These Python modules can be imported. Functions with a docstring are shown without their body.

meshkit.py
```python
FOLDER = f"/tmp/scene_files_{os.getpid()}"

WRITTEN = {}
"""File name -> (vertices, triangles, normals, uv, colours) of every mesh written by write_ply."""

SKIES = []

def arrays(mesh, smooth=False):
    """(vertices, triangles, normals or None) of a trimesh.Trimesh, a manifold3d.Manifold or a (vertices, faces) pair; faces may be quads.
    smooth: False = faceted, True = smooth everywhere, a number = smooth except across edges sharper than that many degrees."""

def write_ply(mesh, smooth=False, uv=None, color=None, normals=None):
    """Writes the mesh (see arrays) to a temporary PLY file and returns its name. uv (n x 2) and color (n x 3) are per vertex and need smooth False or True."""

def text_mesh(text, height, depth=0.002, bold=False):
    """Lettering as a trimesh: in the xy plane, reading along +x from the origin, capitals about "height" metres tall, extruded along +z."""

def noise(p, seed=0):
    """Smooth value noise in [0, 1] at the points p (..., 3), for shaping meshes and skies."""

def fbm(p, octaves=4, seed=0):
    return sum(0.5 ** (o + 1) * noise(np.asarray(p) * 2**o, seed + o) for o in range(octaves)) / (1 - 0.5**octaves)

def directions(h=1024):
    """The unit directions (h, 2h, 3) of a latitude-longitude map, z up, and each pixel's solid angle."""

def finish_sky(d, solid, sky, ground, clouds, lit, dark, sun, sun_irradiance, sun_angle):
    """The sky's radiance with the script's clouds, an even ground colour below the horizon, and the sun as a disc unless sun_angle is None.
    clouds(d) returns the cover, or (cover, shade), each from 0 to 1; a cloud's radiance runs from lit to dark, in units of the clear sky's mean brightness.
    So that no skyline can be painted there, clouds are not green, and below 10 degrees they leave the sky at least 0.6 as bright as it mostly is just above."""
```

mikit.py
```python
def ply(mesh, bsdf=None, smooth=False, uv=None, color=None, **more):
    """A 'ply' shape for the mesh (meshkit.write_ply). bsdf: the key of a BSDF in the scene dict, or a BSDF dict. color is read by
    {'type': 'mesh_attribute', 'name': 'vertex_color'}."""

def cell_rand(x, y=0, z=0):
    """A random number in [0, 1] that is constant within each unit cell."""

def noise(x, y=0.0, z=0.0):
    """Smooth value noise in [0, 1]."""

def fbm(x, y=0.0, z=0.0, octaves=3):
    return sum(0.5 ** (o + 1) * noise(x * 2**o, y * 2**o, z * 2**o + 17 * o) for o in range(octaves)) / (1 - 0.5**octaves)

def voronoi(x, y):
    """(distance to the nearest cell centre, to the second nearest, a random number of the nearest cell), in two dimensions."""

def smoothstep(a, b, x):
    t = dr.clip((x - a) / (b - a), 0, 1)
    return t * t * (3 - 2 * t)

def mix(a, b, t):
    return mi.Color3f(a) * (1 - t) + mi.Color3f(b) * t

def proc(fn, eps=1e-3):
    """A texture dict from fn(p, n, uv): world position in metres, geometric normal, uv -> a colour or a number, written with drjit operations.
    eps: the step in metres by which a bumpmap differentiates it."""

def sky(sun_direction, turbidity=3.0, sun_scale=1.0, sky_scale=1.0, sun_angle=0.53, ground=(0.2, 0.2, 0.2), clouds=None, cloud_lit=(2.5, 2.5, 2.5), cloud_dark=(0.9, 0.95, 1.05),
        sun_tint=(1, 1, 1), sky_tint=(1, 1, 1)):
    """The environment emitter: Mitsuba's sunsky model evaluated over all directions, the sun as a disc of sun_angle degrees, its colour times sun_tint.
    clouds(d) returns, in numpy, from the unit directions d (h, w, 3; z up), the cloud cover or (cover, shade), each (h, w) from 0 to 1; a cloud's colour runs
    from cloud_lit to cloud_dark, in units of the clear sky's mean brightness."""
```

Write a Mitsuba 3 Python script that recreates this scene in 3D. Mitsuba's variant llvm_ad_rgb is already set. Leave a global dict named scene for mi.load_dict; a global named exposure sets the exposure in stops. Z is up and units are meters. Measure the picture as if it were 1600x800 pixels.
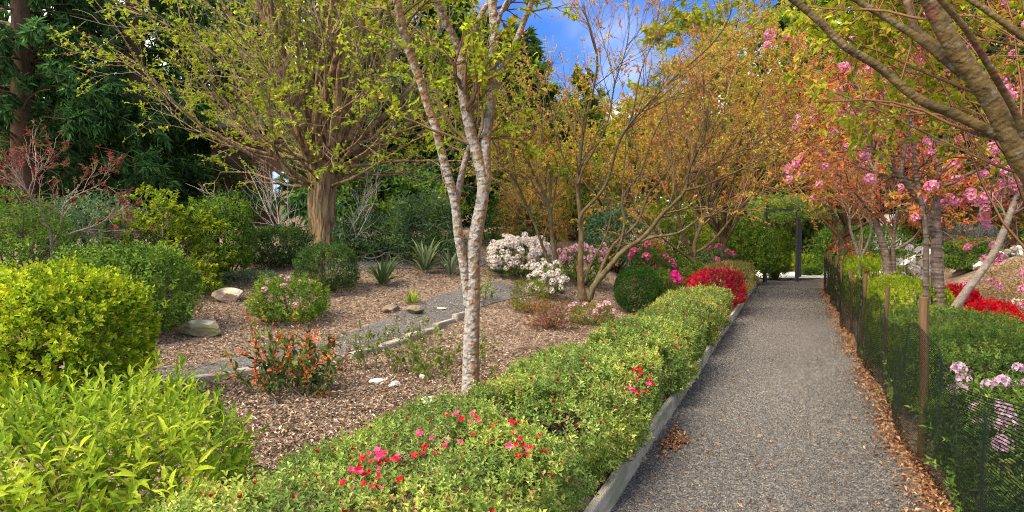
import math
import numpy as np, trimesh
import mitsuba as mi, drjit as dr, mikit
from meshkit import noise as vnoise, fbm as vfbm
from mikit import proc, noise, fbm, voronoi, cell_rand, smoothstep, mix
T = mi.ScalarTransform4f

# ------------------------------------------------------------------ camera, sky, exposure
EYE, PITCH, FOV = 1.6, math.radians(2.2), 75.0
FPX = 800 / math.tan(math.radians(FOV / 2))
scene, labels = {}, {}
scene['camera'] = {'type': 'perspective', 'fov': FOV, 'fov_axis': 'x', 'near_clip': 0.05, 'far_clip': 1500.0,
                   'to_world': T().look_at(origin=[0, 0, EYE], target=[0, math.cos(PITCH), EYE - math.sin(PITCH)], up=[0, 0, 1])}


def cloud_cover(d):
    """broken thin cloud: torn wisps with blue between them"""
    h = np.maximum(d[..., 2], 0.05)
    q = np.stack([d[..., 0] / h * 0.5, d[..., 1] / h * 0.5, 0 * h], -1)
    n = vfbm(q * 1.1 + 11.84, 5, 11)
    m = vfbm(q * np.array([3.2, .9, 1]) + 21, 5, 4)
    broad = sstep(.41, .58, n)
    cover = broad * .9 + (1 - broad) * sstep(.42, .80, m) * .34
    return np.clip(cover, 0, .95), np.clip((n - 0.5) * 1.3, 0, 0.4)


def sstep(a, b, x):
    t = np.clip((np.asarray(x, float) - a) / (b - a), 0, 1)
    return t * t * (3 - 2 * t)


scene['sky'] = mikit.sky([-0.50, -0.42, 0.80], turbidity=3, sun_scale=0.66, sky_scale=0.80, sun_angle=30, clouds=cloud_cover,
                         cloud_lit=(6.3, 6.0, 5.5), cloud_dark=(3.6, 3.5, 3.3), sky_tint=(0.33, 0.56, 1.0), sun_tint=(1.0, 0.98, 0.95))
exposure = 2.9

# ------------------------------------------------------------------ ground shape and placing
UX, UY = 0.3875, 0.9219          # direction of the main path


def ls(x, y):
    """across the path (right is positive) and along it"""
    return x * UY - y * UX, x * UX + y * UY


def xy(l, s):
    return l * UY + s * UX, -l * UX + s * UY


def H(x, y):
    """height of the beds"""
    x, y = np.asarray(x, float), np.asarray(y, float)
    l, s = ls(x, y)
    rise = np.interp(y, [-50, 7, 8.5, 10, 12, 15, 20, 40, 90], [0, 0, .08, .25, .58, 1.05, 1.5, 2.4, 4.0])
    left = rise * sstep(1.6, 6.0, -l) + 0.10 * sstep(0.95, 1.05, -l)
    right = 1.05 * sstep(2.0, 5.2, l) * sstep(3, 9, y) + 0.05 * np.clip(l - 5, 0, 40)
    lumps = 0.05 * (vfbm(np.stack([x * .9, y * .9, x * 0], -1), 3, 3) - 0.5) * sstep(1.2, 2.0, np.abs(l + 0.13))
    return left + right + lumps


def at(px, py, y):
    """the point that stands y metres ahead in the direction of a place of the 1600 x 800 photograph"""
    a, b = (px - 800) / FPX, -(py - 400) / FPX
    t = y / (math.cos(PITCH) + b * math.sin(PITCH))
    return np.array([a * t, y, EYE + t * (b * math.cos(PITCH) - math.sin(PITCH))])


def ground(px, py):
    """where that direction meets the ground"""
    ys = np.linspace(2, 40, 2000)
    pts = np.array([at(px, py, y) for y in ys])
    k = np.argmax(pts[:, 2] < H(pts[:, 0], pts[:, 1]))
    return np.array([pts[k, 0], pts[k, 1], float(H(pts[k, 0], pts[k, 1]))])


def level(px, py, z):
    """where that direction passes the height z"""
    a, b = at(px, py, 1.0), at(px, py, 2.0)
    return at(px, py, 1 + (z - a[2]) / (b[2] - a[2]))


# ------------------------------------------------------------------ entries
def free(key):
    if key not in labels and key not in scene:
        return key
    k = 1
    while f'{key}_{k:03d}' in labels or f'{key}_{k:03d}' in scene:
        k += 1
    return f'{key}_{k:03d}'


def thing(name, label, cat, group=None):
    key = free(name)
    labels[key] = {'label': label, 'category': cat}
    if group:
        labels[key]['group'] = group
    return key


def part(parent, name, mesh, bsdf, smooth=False, color=None, kind=None, label=None, shape=None, to_world=None):
    key = free(f'{parent}__{name}')
    scene[key] = shape if shape is not None else mikit.ply(mesh, bsdf, smooth=smooth, color=color)
    if to_world is not None:
        scene[key] = {**scene[key], 'to_world': to_world}
    if kind or label:
        labels[key] = {**({'kind': kind} if kind else {}), **({'label': label} if label else {})}
    return key


def single(name, mesh, bsdf, label, cat=None, kind=None, smooth=False, color=None):
    key = free(name)
    scene[key] = mikit.ply(mesh, bsdf, smooth=smooth, color=color)
    labels[key] = {'label': label}
    if cat:
        labels[key]['category'] = cat
    if kind:
        labels[key]['kind'] = kind
    return key


# ------------------------------------------------------------------ materials
VC = {'type': 'mesh_attribute', 'name': 'vertex_color'}
scene['leaf'] = {'type': 'principledthin', 'base_color': VC, 'roughness': 0.55, 'diff_trans': 0.75, 'eta': 1.4}
scene['young_leaf'] = {'type': 'principledthin', 'base_color': VC, 'roughness': 0.6, 'diff_trans': 1.1, 'eta': 1.35}
scene['gloss_leaf'] = {'type': 'principledthin', 'base_color': VC, 'roughness': 0.32, 'diff_trans': 0.45, 'eta': 1.5}
scene['petal'] = {'type': 'principledthin', 'base_color': VC, 'roughness': 0.7, 'diff_trans': 0.8, 'eta': 1.3}
scene['chip'] = {'type': 'twosided', 'b': {'type': 'diffuse', 'reflectance': VC}}
scene['twig'] = {'type': 'principled', 'base_color': VC, 'roughness': 0.8, 'specular': 0.3}


def solid(name, fn, rough=0.85, bump=None, height=0.004, eps=1e-3, spec=0.3):
    b = {'type': 'principled', 'base_color': proc(fn), 'roughness': rough, 'specular': spec}
    if bump is not None:
        b = {'type': 'bumpmap', 'tex': proc(bump, eps), 'scale': height, 'b': b}
    scene[name] = {'type': 'twosided', 'b': b}


def mulch_col(p, n, uv):
    v = voronoi(p.x * 38, p.y * 30)
    w = voronoi(p.x * 21 + 7, p.y * 26)
    c = mix((.085, .059, .042), (.29, .22, .165), v[2])
    c = mix(c, (.36, .27, .20), smoothstep(.72, .95, w[2]) * .7)
    return mix(c, (.07, .042, .026), smoothstep(.45, .75, fbm(p.x * 1.3, p.y * 1.3)) * .5)


solid('mulch', mulch_col, .95, lambda p, n, uv: voronoi(p.x * 38, p.y * 30)[0], 0.02, 3e-3)


def gravel_col(p, n, uv):
    v = voronoi(p.x * 95, p.y * 95)
    w = voronoi(p.x * 60 + 3, p.y * 60)
    c = mix((.056, .056, .056), (.192, .190, .186), v[2])
    c = mix(c, (.32, .285, .235), smoothstep(.88, .93, w[2]) * .7)
    c = mix(c, (.16, .11, .07), smoothstep(.955, .965, voronoi(p.x * 23, p.y * 23)[2]) * .55)
    l = p.x * UY - p.y * UX
    worn = dr.exp(-dr.square((l + .13) / .38)) * .16
    return c * (0.74 + worn + 0.42 * fbm(p.x * 1.5, p.y * 1.5, 0, 4))


solid('gravel', gravel_col, .9, lambda p, n, uv: voronoi(p.x * 95, p.y * 95)[0], 0.012, 2e-3)


def lit_lichen_col(p, n, uv):
    """orange brown bark, silver lichen in patches, the lit side painted more silver"""
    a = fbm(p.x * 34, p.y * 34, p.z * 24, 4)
    side = dr.clip(-n.x * .8 - n.y * .25, -1, 1)  # left facing bark is painted paler, as the lit side of the trunk
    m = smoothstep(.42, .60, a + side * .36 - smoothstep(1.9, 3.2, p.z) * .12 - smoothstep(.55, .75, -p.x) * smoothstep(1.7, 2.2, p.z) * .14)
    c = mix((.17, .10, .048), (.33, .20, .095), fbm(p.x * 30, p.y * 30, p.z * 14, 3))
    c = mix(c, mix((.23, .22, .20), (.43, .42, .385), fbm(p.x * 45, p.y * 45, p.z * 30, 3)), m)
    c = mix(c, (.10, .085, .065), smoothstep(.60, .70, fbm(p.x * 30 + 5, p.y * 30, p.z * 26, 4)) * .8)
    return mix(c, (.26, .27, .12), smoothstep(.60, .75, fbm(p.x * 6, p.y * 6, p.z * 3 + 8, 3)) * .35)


solid('lit_lichen_bark', lit_lichen_col, .85, lambda p, n, uv: fbm(p.x * 26, p.y * 26, p.z * 30, 3), .03, 2e-3)


def furrow_col(p, n, uv):
    a = fbm(p.x * 17, p.y * 17, p.z * 2.0, 4)
    a = a * .7 + .3 * fbm(p.x * 24, p.y * 24, p.z * 9, 4)
    c = mix((.13, .08, .042), (.36, .25, .13), smoothstep(.34, .64, a))
    return mix(c, (.22, .21, .12), smoothstep(.5, .7, fbm(p.x * 3, p.y * 3, p.z * 3)) * .4)


solid('furrowed_bark', furrow_col, .9, lambda p, n, uv: fbm(p.x * 17, p.y * 17, p.z * 2.0, 4), .12, 4e-3)


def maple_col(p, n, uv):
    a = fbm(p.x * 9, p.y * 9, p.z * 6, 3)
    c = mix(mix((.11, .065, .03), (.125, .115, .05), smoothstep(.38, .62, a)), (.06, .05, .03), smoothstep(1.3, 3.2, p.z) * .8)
    c = mix(c, (.25, .18, .10), smoothstep(.62, .76, fbm(p.x * 30, p.y * 30, p.z * 18, 2)) * .5)
    return mix(c, (.055, .05, .03), smoothstep(.60, .74, fbm(p.x * 14, p.y * 14 + 4, p.z * 10, 3)) * .6)


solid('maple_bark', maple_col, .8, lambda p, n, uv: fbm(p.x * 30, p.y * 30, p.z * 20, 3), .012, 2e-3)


def olive_col(p, n, uv):
    a = fbm(p.x * 10, p.y * 10, p.z * 10, 4)
    c = mix((.052, .036, .013), (.125, .088, .028), smoothstep(.32, .66, a))
    ring = smoothstep(.5, .62, noise(p.x * 3, p.y * 3, (p.z - p.x * .8) * 26))
    c = mix(c, (.17, .135, .06), ring * .18)
    c = mix(c, (.19, .18, .14), smoothstep(.60, .70, fbm(p.x * 22 + 9, p.y * 22, p.z * 22, 3)) * .5)
    c = mix(c, (.03, .024, .012), smoothstep(.60, .72, fbm(p.x * 40, p.y * 40, p.z * 40 + 3, 3)) * .6)
    return mix(c, (.15, .045, .03), smoothstep(.60, .74, fbm(p.x * 5 + 3, p.y * 5, p.z * 4, 3)) * .55)


solid('olive_bark', olive_col, .7, lambda p, n, uv: fbm(p.x * 34, p.y * 34, p.z * 34, 3) + .25 * noise(p.x * 5, p.y * 5, (p.z - p.x * .8) * 60), .012, 2e-3)


def cherry_col(p, n, uv):
    band = noise(p.x * 4, p.y * 4, p.z * 42)
    c = mix((.12, .088, .066), (.21, .165, .128), smoothstep(.30, .70, band * .6 + .4 * fbm(p.x * 16, p.y * 16, p.z * 20, 3)))
    c = mix(c, (.32, .30, .25), smoothstep(.55, .7, fbm(p.x * 14, p.y * 14, p.z * 12, 3)) * .5)
    return mix(c, (.05, .035, .03), smoothstep(.68, .78, noise(p.x * 12, p.y * 12, p.z * 55)) * .7)


solid('cherry_bark', cherry_col, .7, lambda p, n, uv: noise(p.x * 4, p.y * 4, p.z * 42), .012, 2e-3)
solid('dark_bark', lambda p, n, uv: mix((.05, .032, .022), (.16, .10, .06), fbm(p.x * 14, p.y * 14, p.z * 3, 3)), .9)
solid('pale_bark', lambda p, n, uv: mix(mix((.16, .125, .10), (.33, .29, .245), fbm(p.x * 22, p.y * 22, p.z * 22, 3)), (.08, .065, .055), smoothstep(.6, .7, fbm(p.x * 40, p.y * 40, p.z * 40, 3)) * .6), .85,
      lambda p, n, uv: fbm(p.x * 30, p.y * 30, p.z * 26, 3), .01, 2e-3)


def board_col(p, n, uv):
    l = p.x * UY - p.y * UX
    s = p.x * UX + p.y * UY
    g = fbm(s * 3, l * 40, p.z * 90, 3)
    c = mix((.27, .245, .185), (.54, .50, .40), g)
    return mix(c, (.15, .19, .09), smoothstep(.5, .72, fbm(s * 2.3, p.z * 9, 3.0)) * .6)


solid('grey_board', board_col, .85, lambda p, n, uv: fbm((p.x * UX + p.y * UY) * 4, 1.0, p.z * 110, 3), .006, 2e-3)
solid('stake_wood', lambda p, n, uv: mix(mix((.10, .058, .028), (.235, .145, .072), fbm(p.x * 60, p.y * 60, p.z * 3, 3)), (.06, .045, .028),
                                         smoothstep(.55, .75, fbm(p.x * 12, p.y * 12, p.z * 2, 3)) * .6), .8,
      lambda p, n, uv: fbm(p.x * 80, p.y * 80, p.z * 3, 3), .01, 2e-3)


def rock_col(p, n, uv):
    c = mix((.12, .095, .06), (.27, .22, .155), fbm(p.x * 7, p.y * 7, p.z * 7, 4))
    c = mix(c, (.50, .50, .42), smoothstep(.56, .66, fbm(p.x * 5 + 2, p.y * 5, p.z * 5 + 6, 3)) * .75)
    return mix(c, (.13, .15, .055), smoothstep(.50, .66, fbm(p.x * 4, p.y * 4 + 9, p.z * 4, 3)) * .75)


solid('mossy_stone', rock_col, .9, lambda p, n, uv: fbm(p.x * 28, p.y * 28, p.z * 28, 4), .03, 3e-3)
solid('sandstone', lambda p, n, uv: mix((.46, .36, .25), (.72, .64, .50), fbm(p.x * 9, p.y * 9, p.z * 9, 4)), .9,
      lambda p, n, uv: fbm(p.x * 28, p.y * 28, p.z * 28, 4), .03, 3e-3)
solid('kerb_stone', lambda p, n, uv: mix(mix((.20, .185, .155), (.40, .37, .31), fbm(p.x * 11, p.y * 11, p.z * 11, 4)), (.15, .15, .08),
                                         smoothstep(.5, .7, fbm(p.x * 3, p.y * 3, p.z * 3)) * .5), .9,
      lambda p, n, uv: fbm(p.x * 40, p.y * 40, p.z * 40, 3), .01, 2e-3)
solid('white_stone', lambda p, n, uv: mix((.62, .58, .50), (.85, .82, .76), fbm(p.x * 20, p.y * 20, p.z * 20, 3)), .8)
scene['net'] = {'type': 'twosided', 'b': {'type': 'roughplastic', 'diffuse_reflectance': {'type': 'rgb', 'value': [.004, .026, .018]}, 'alpha': .5}}
scene['dark_post'] = {'type': 'twosided', 'b': {'type': 'roughplastic', 'diffuse_reflectance': {'type': 'rgb', 'value': [.075, .082, .092]}, 'alpha': .4}}
solid('brown_boards', lambda p, n, uv: mix((.10, .05, .028), (.17, .09, .05), fbm(p.x * 2, p.y * 2, p.z * 30, 3)), .8)
solid('cream_wall', lambda p, n, uv: mix((.52, .38, .22), (.62, .48, .30), fbm(p.x * 3, p.y * 3, p.z * 3, 3)), .85)
solid('pale_rail', lambda p, n, uv: mix((.42, .33, .25), (.62, .53, .42), fbm(p.x * 20, p.y * 20, p.z * 20, 3)), .8)
solid('roof_sheet', lambda p, n, uv: mix((.07, .06, .055), (.10, .09, .08), fbm(p.x * 3, p.y * 3, p.z * 3, 3)), .6)
solid('white_paint', lambda p, n, uv: mix((.74, .75, .76), (.82, .82, .82), fbm(p.x * 3, p.y * 3, p.z * 3, 3)), .5)
solid('concrete', lambda p, n, uv: mix((.50, .49, .47), (.66, .65, .62), fbm(p.x * 3, p.y * 3, p.z * 3, 4)), .85)
scene['pane_glass'] = {'type': 'roughconductor', 'alpha': .03, 'specular_reflectance': {'type': 'rgb', 'value': [.62, .72, .85]}}


# ------------------------------------------------------------------ mesh makers
def unit(v):
    return v / (np.linalg.norm(v, axis=-1, keepdims=True) + 1e-12)


def leaf_geo(P, A, N, L, W, C, big=False, fold=.22, droop=.16):
    """one folded blade for every row: (vertices (n,k,3), triangles (f,3), colours (n,k,3))"""
    n = len(P)
    A = unit(A)
    N = unit(N - A * (N * A).sum(1, keepdims=True))
    S = np.cross(A, N)
    L, W = np.broadcast_to(L, n)[:, None], np.broadcast_to(W, n)[:, None]
    if not big:
        mid = P + A * L * .45 + N * W * fold
        V = np.stack([P, mid + S * W * .5, P + A * L - N * L * droop, mid - S * W * .5], 1)
        F = np.array([[0, 1, 2], [0, 2, 3]])
    else:
        m1, m2 = P + A * L * .3 + N * L * droop * .25, P + A * L * .65 + N * L * droop * .05
        V = np.stack([P, m1 + S * W * .42 + N * W * fold, m1, m1 - S * W * .42 + N * W * fold,
                      m2 + S * W * .40 + N * W * fold, m2, m2 - S * W * .40 + N * W * fold, P + A * L - N * L * droop], 1)
        F = np.array([[0, 1, 2], [0, 2, 3], [1, 4, 5], [1, 5, 2], [2, 5, 6], [2, 6, 3], [4, 7, 5], [5, 7, 6]])
    return V, F, np.repeat(C[:, None], V.shape[1], 1)


def flat(V, F, C):
    n, k = V.shape[:2]
    return (V.reshape(-1, 3), (F[None] + (np.arange(n) * k)[:, None, None]).reshape(-1, 3)), np.clip(C.reshape(-1, 3), .002, .95)


def joined(geos):
    """several leaf_geo results as one mesh"""
    v, f, c, k = [], [], [], 0
    for g in geos:
        (a, b), col = flat(*g)
        v.append(a), f.append(b + k), c.append(col)
        k += len(a)
    return (np.vstack(v), np.vstack(f)), np.vstack(c)


def palette(rng, pal, n, jitter=.18):
    cols = np.array([c for c, w in pal], float)
    w = np.array([w for c, w in pal], float)
    return cols[rng.choice(len(pal), n, p=w / w.sum())] * np.exp(rng.normal(0, jitter, (n, 1)))


def tubes(P, R, sides=4, cap=True):
    """P (n,m,3), R (n,m): n tubes as one mesh"""
    n, m = P.shape[:2]
    t = unit(np.gradient(P, axis=1))
    ref = np.where(np.abs(t[:, :1, 2:]) < .9, [0, 0, 1.], [1., 0, 0])
    a = unit(np.cross(t, np.broadcast_to(ref, t.shape)))
    b = np.cross(t, a)
    ang = np.arange(sides) * 2 * np.pi / sides
    V = P[:, :, None] + R[:, :, None, None] * (np.cos(ang)[:, None] * a[:, :, None] + np.sin(ang)[:, None] * b[:, :, None])
    i, j = np.meshgrid(np.arange(m - 1), np.arange(sides), indexing='ij')
    q = np.stack([i * sides + j, i * sides + (j + 1) % sides, (i + 1) * sides + (j + 1) % sides, (i + 1) * sides + j], -1).reshape(-1, 4)
    f = np.vstack([q[:, [0, 1, 2]], q[:, [0, 2, 3]]])
    F = (f[None] + (np.arange(n) * m * sides)[:, None, None]).reshape(-1, 3)
    return V.reshape(-1, 3), F


def curve(pts, m):
    """a smooth line of m points through pts"""
    from scipy.interpolate import CubicSpline, PchipInterpolator
    pts = np.asarray(pts, float)
    d = np.r_[0, np.cumsum(np.linalg.norm(np.diff(pts, axis=0), axis=1))]
    f = CubicSpline(d, pts) if len(pts) > 3 else PchipInterpolator(d, pts)
    return f(np.linspace(0, d[-1], m))


def trunk_tube(line, radii, sides=14, rough=.06, freq=6., seed=0, flute=0):
    """a limb with an uneven round"""
    m = len(line)
    v, f = tubes(line[None], np.asarray(radii)[None], sides)
    c = np.repeat(line, sides, 0)
    d = v - c
    k = 1 + rough * 2 * (vfbm(v * freq * np.array([1, 1, .45]), 3, seed) - .5)
    if flute:
        a = np.arctan2(d[:, 1], d[:, 0])
        k = k + flute * np.sin(a * 5 + v[:, 2] * .5) * (.6 + .4 * np.sin(a * 9 + 1))
    v = c + d * k[:, None]
    tip = len(v)
    v = np.vstack([v, line[-1:] + (line[-1:] - line[-2:-1]) * .2])
    base = (m - 1) * sides
    v = np.vstack([v, line[:1] - (line[1:2] - line[:1]) * .6])
    f = np.vstack([f, [[base + j, base + (j + 1) % sides, tip] for j in range(sides)], [[(j + 1) % sides, j, tip + 1] for j in range(sides)]])
    return v, f


def walk(rng, start, d, length, m, wob=.18, trop=0.0, trop_dir=(0, 0, 1)):
    n = len(start)
    P, d = [start], unit(d)
    step = (np.broadcast_to(length, n) / (m - 1))[:, None]
    for _ in range(m - 1):
        P.append(P[-1] + d * step)
        d = unit(d + rng.normal(0, wob, (n, 3)) + np.asarray(trop_dir) * trop)
    return np.stack(P, 1)


def sprout(rng, par, prad, count, length, ang, m=5, wob=.18, trop=.05, t0=.25, t1=1.0, rscale=.6, rmin=.0015, up=0.0, keep=None):
    """count side shoots out of the lines par (n,m,3) with radii prad (n,m)"""
    n, pm = par.shape[:2]
    w = np.linalg.norm(np.diff(par, axis=1), axis=2).sum(1)
    idx = rng.choice(n, count, p=w / w.sum())
    t = rng.uniform(t0, t1, count) * (pm - 1.001)
    k = t.astype(int)
    fr = (t - k)[:, None]
    p = par[idx, k] * (1 - fr) + par[idx, k + 1] * fr
    tan = unit(par[idx, k + 1] - par[idx, k])
    r = prad[idx, k] * (1 - fr[:, 0]) + prad[idx, k + 1] * fr[:, 0]
    side = unit(np.cross(tan, rng.normal(0, 1, (count, 3))))
    a = rng.uniform(*ang, count)[:, None]
    d = unit(tan * np.cos(a) + side * np.sin(a) + np.array([0, 0, up]))
    L = rng.uniform(*length, count) * (1.15 - .5 * t / pm)
    P = walk(rng, p, d, L, m, wob, trop)
    r0 = np.maximum(r * rscale, rmin)
    R = r0[:, None] * np.linspace(1, .35, m)[None] + rmin * .3
    if keep is not None:
        ok = keep(P[:, -1])
        P, R = P[ok], R[ok]
    return P, R


def twig_mesh(sets, col, rng, sides=3):
    v, f, c, k = [], [], [], 0
    for P, R in sets:
        a, b = tubes(P, R, sides)
        v.append(a), f.append(b + k)
        k += len(a)
        cc = np.asarray(col) * np.exp(rng.normal(0, .2, (len(P), 1)))
        c.append(np.repeat(cc, P.shape[1] * sides, 0))
    return (np.vstack(v), np.vstack(f)), np.clip(np.vstack(c), 0, .95)


def sprays(rng, P, per, L, W, pal, flatness=.7, t0=.25, out=.6, big=False, hang=0.0, clump=None):
    """leaves along the lines P; each node carries a small fan of them"""
    n, m = P.shape[:2]
    N = n * per
    idx = np.repeat(np.arange(n), per)
    t = rng.uniform(t0, 1, N) * (m - 1.001)
    k = t.astype(int)
    fr = (t - k)[:, None]
    p = P[idx, k] * (1 - fr) + P[idx, k + 1] * fr
    tan = unit(P[idx, k + 1] - P[idx, k])
    A = unit(tan * out + rng.normal(0, .6, (N, 3)) + np.array([0, 0, -hang]))
    Nn = unit(np.array([0, 0, 1.]) * flatness + rng.normal(0, .45, (N, 3)))
    base = palette(rng, pal, n, .10)
    C = base[idx] * np.exp(rng.normal(0, .20, (N, 1)))
    s = rng.uniform(.65, 1.25, N)
    return leaf_geo(p, A, Nn, L * s, W * s, C, big)


# ------------------------------------------------------------------ shrubs
def dome(rng, n, rx, ry, h, p=2.3, low=.38, bump=.14, freq=2.2, seed=0, layers=.10, shag=.0):
    """points through the outer layers of an uneven mound: (points, outward directions, depth 0..1)"""
    hz0, hz1 = h * low, h * (1 - low)
    areas = np.array([rx * ry, rx * h * .5, rx * h * .5, ry * h * .5, ry * h * .5, rx * ry * .25])
    face = rng.choice(6, n, p=areas / areas.sum())
    a, b = rng.uniform(-1, 1, n), rng.uniform(-1, 1, n)
    one = np.ones(n)
    q = np.stack([np.select([face == 3, face == 4], [one, -one], a), np.select([face == 1, face == 2], [one, -one], np.where(face < 3, b, a)),
                  np.select([face == 0, face == 5], [one, -one], b)], 1)
    q[:, 1] = np.where((face == 3) | (face == 4), a, q[:, 1])
    q[:, 1] = np.where((face == 0) | (face == 5), b, q[:, 1])
    r = (np.abs(q) ** p).sum(1) ** (1 / p)
    q = q / r[:, None]
    grad = np.sign(q) * np.abs(q) ** (p - 1) / np.array([rx, ry, h * .5])
    out = unit(grad)
    dep = np.abs(rng.normal(0, layers, n))
    pos = q * np.array([rx, ry, 1])
    pos[:, 2] = np.where(q[:, 2] > 0, q[:, 2] * hz1, q[:, 2] * hz0)
    lump = 1 + bump * 2 * (vfbm(pos * freq + seed * 3.1, 3, seed) - .5)
    pos = pos * (lump * (1 - np.minimum(dep, .7)))[:, None] + unit(out + rng.normal(0, .5, out.shape) + [0, 0, .5]) * (rng.exponential(1, n) * shag)[:, None]
    pos[:, 2] += hz0
    return pos, out, dep


def rosettes(rng, tip, ax, k, L, W, pal, open_=(.5, 1.25), space=.25, big=False, jitter=.16, fold=.22, droop=.16, tipcol=None):
    """k leaves round every shoot tip"""
    n = len(tip)
    ref = unit(np.cross(ax, rng.normal(0, 1, (n, 3))))
    ref2 = np.cross(ax, ref)
    base = palette(rng, pal, n, jitter)
    drift = vfbm(tip * 2.6 + 5, 3, 9)[:, None] - .5
    base = base * (1 + drift * 1.0) * np.array([1, 1, 1]) ** 1 * np.exp(drift * np.array([.7, .15, -.3]))
    geos = []
    for j in range(k):
        az = j * 2.39996 + rng.uniform(-.4, .4, n)
        tilt = open_[0] + (open_[1] - open_[0]) * j / max(k - 1, 1) + rng.normal(0, .15, n)
        side = ref * np.cos(az)[:, None] + ref2 * np.sin(az)[:, None]
        A = ax * np.cos(tilt)[:, None] + side * np.sin(tilt)[:, None]
        Nn = ax * np.sin(tilt)[:, None] - side * np.cos(tilt)[:, None]
        s = rng.uniform(.7, 1.2, n) * (.7 + .3 * j / max(k - 1, 1))
        C = base * np.exp(rng.normal(0, .14, (n, 1)))
        if tipcol is not None and j < tipcol[1]:
            on = rng.random(n) < tipcol[2]
            C = np.where(on[:, None], np.array(tipcol[0]) * np.exp(rng.normal(0, .2, (n, 1))), C)
        geos.append(leaf_geo(tip - ax * (L * space * j)[:, None] if np.ndim(L) else tip - ax * (L * space * j), A, Nn, L * s, W * s, C, big, fold, droop))
    F = geos[0][1]
    return np.concatenate([g[0] for g in geos]), F, np.concatenate([g[2] for g in geos])


HERO = 300


def put_foliage(key, geo, mat, hero=0, name='foliage'):
    """the leaves of one plant: the hero ones nearest to the viewer singly, the others together"""
    V, F, C = geo
    if hero:
        near = np.argsort(np.linalg.norm(V.mean(1) - [0, 0, EYE], axis=1) - .35 * (V.mean(1)[:, 2]))[:hero]
        rest = np.setdiff1d(np.arange(len(V)), near)
        for i in near:
            part(key, 'leaf', (V[i], F), mat, color=np.clip(C[i], .002, .95))
        V, C = V[rest], C[rest]
    m, c = flat(V, F, C)
    part(key, name, m, mat, color=c, kind='stuff')


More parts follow.
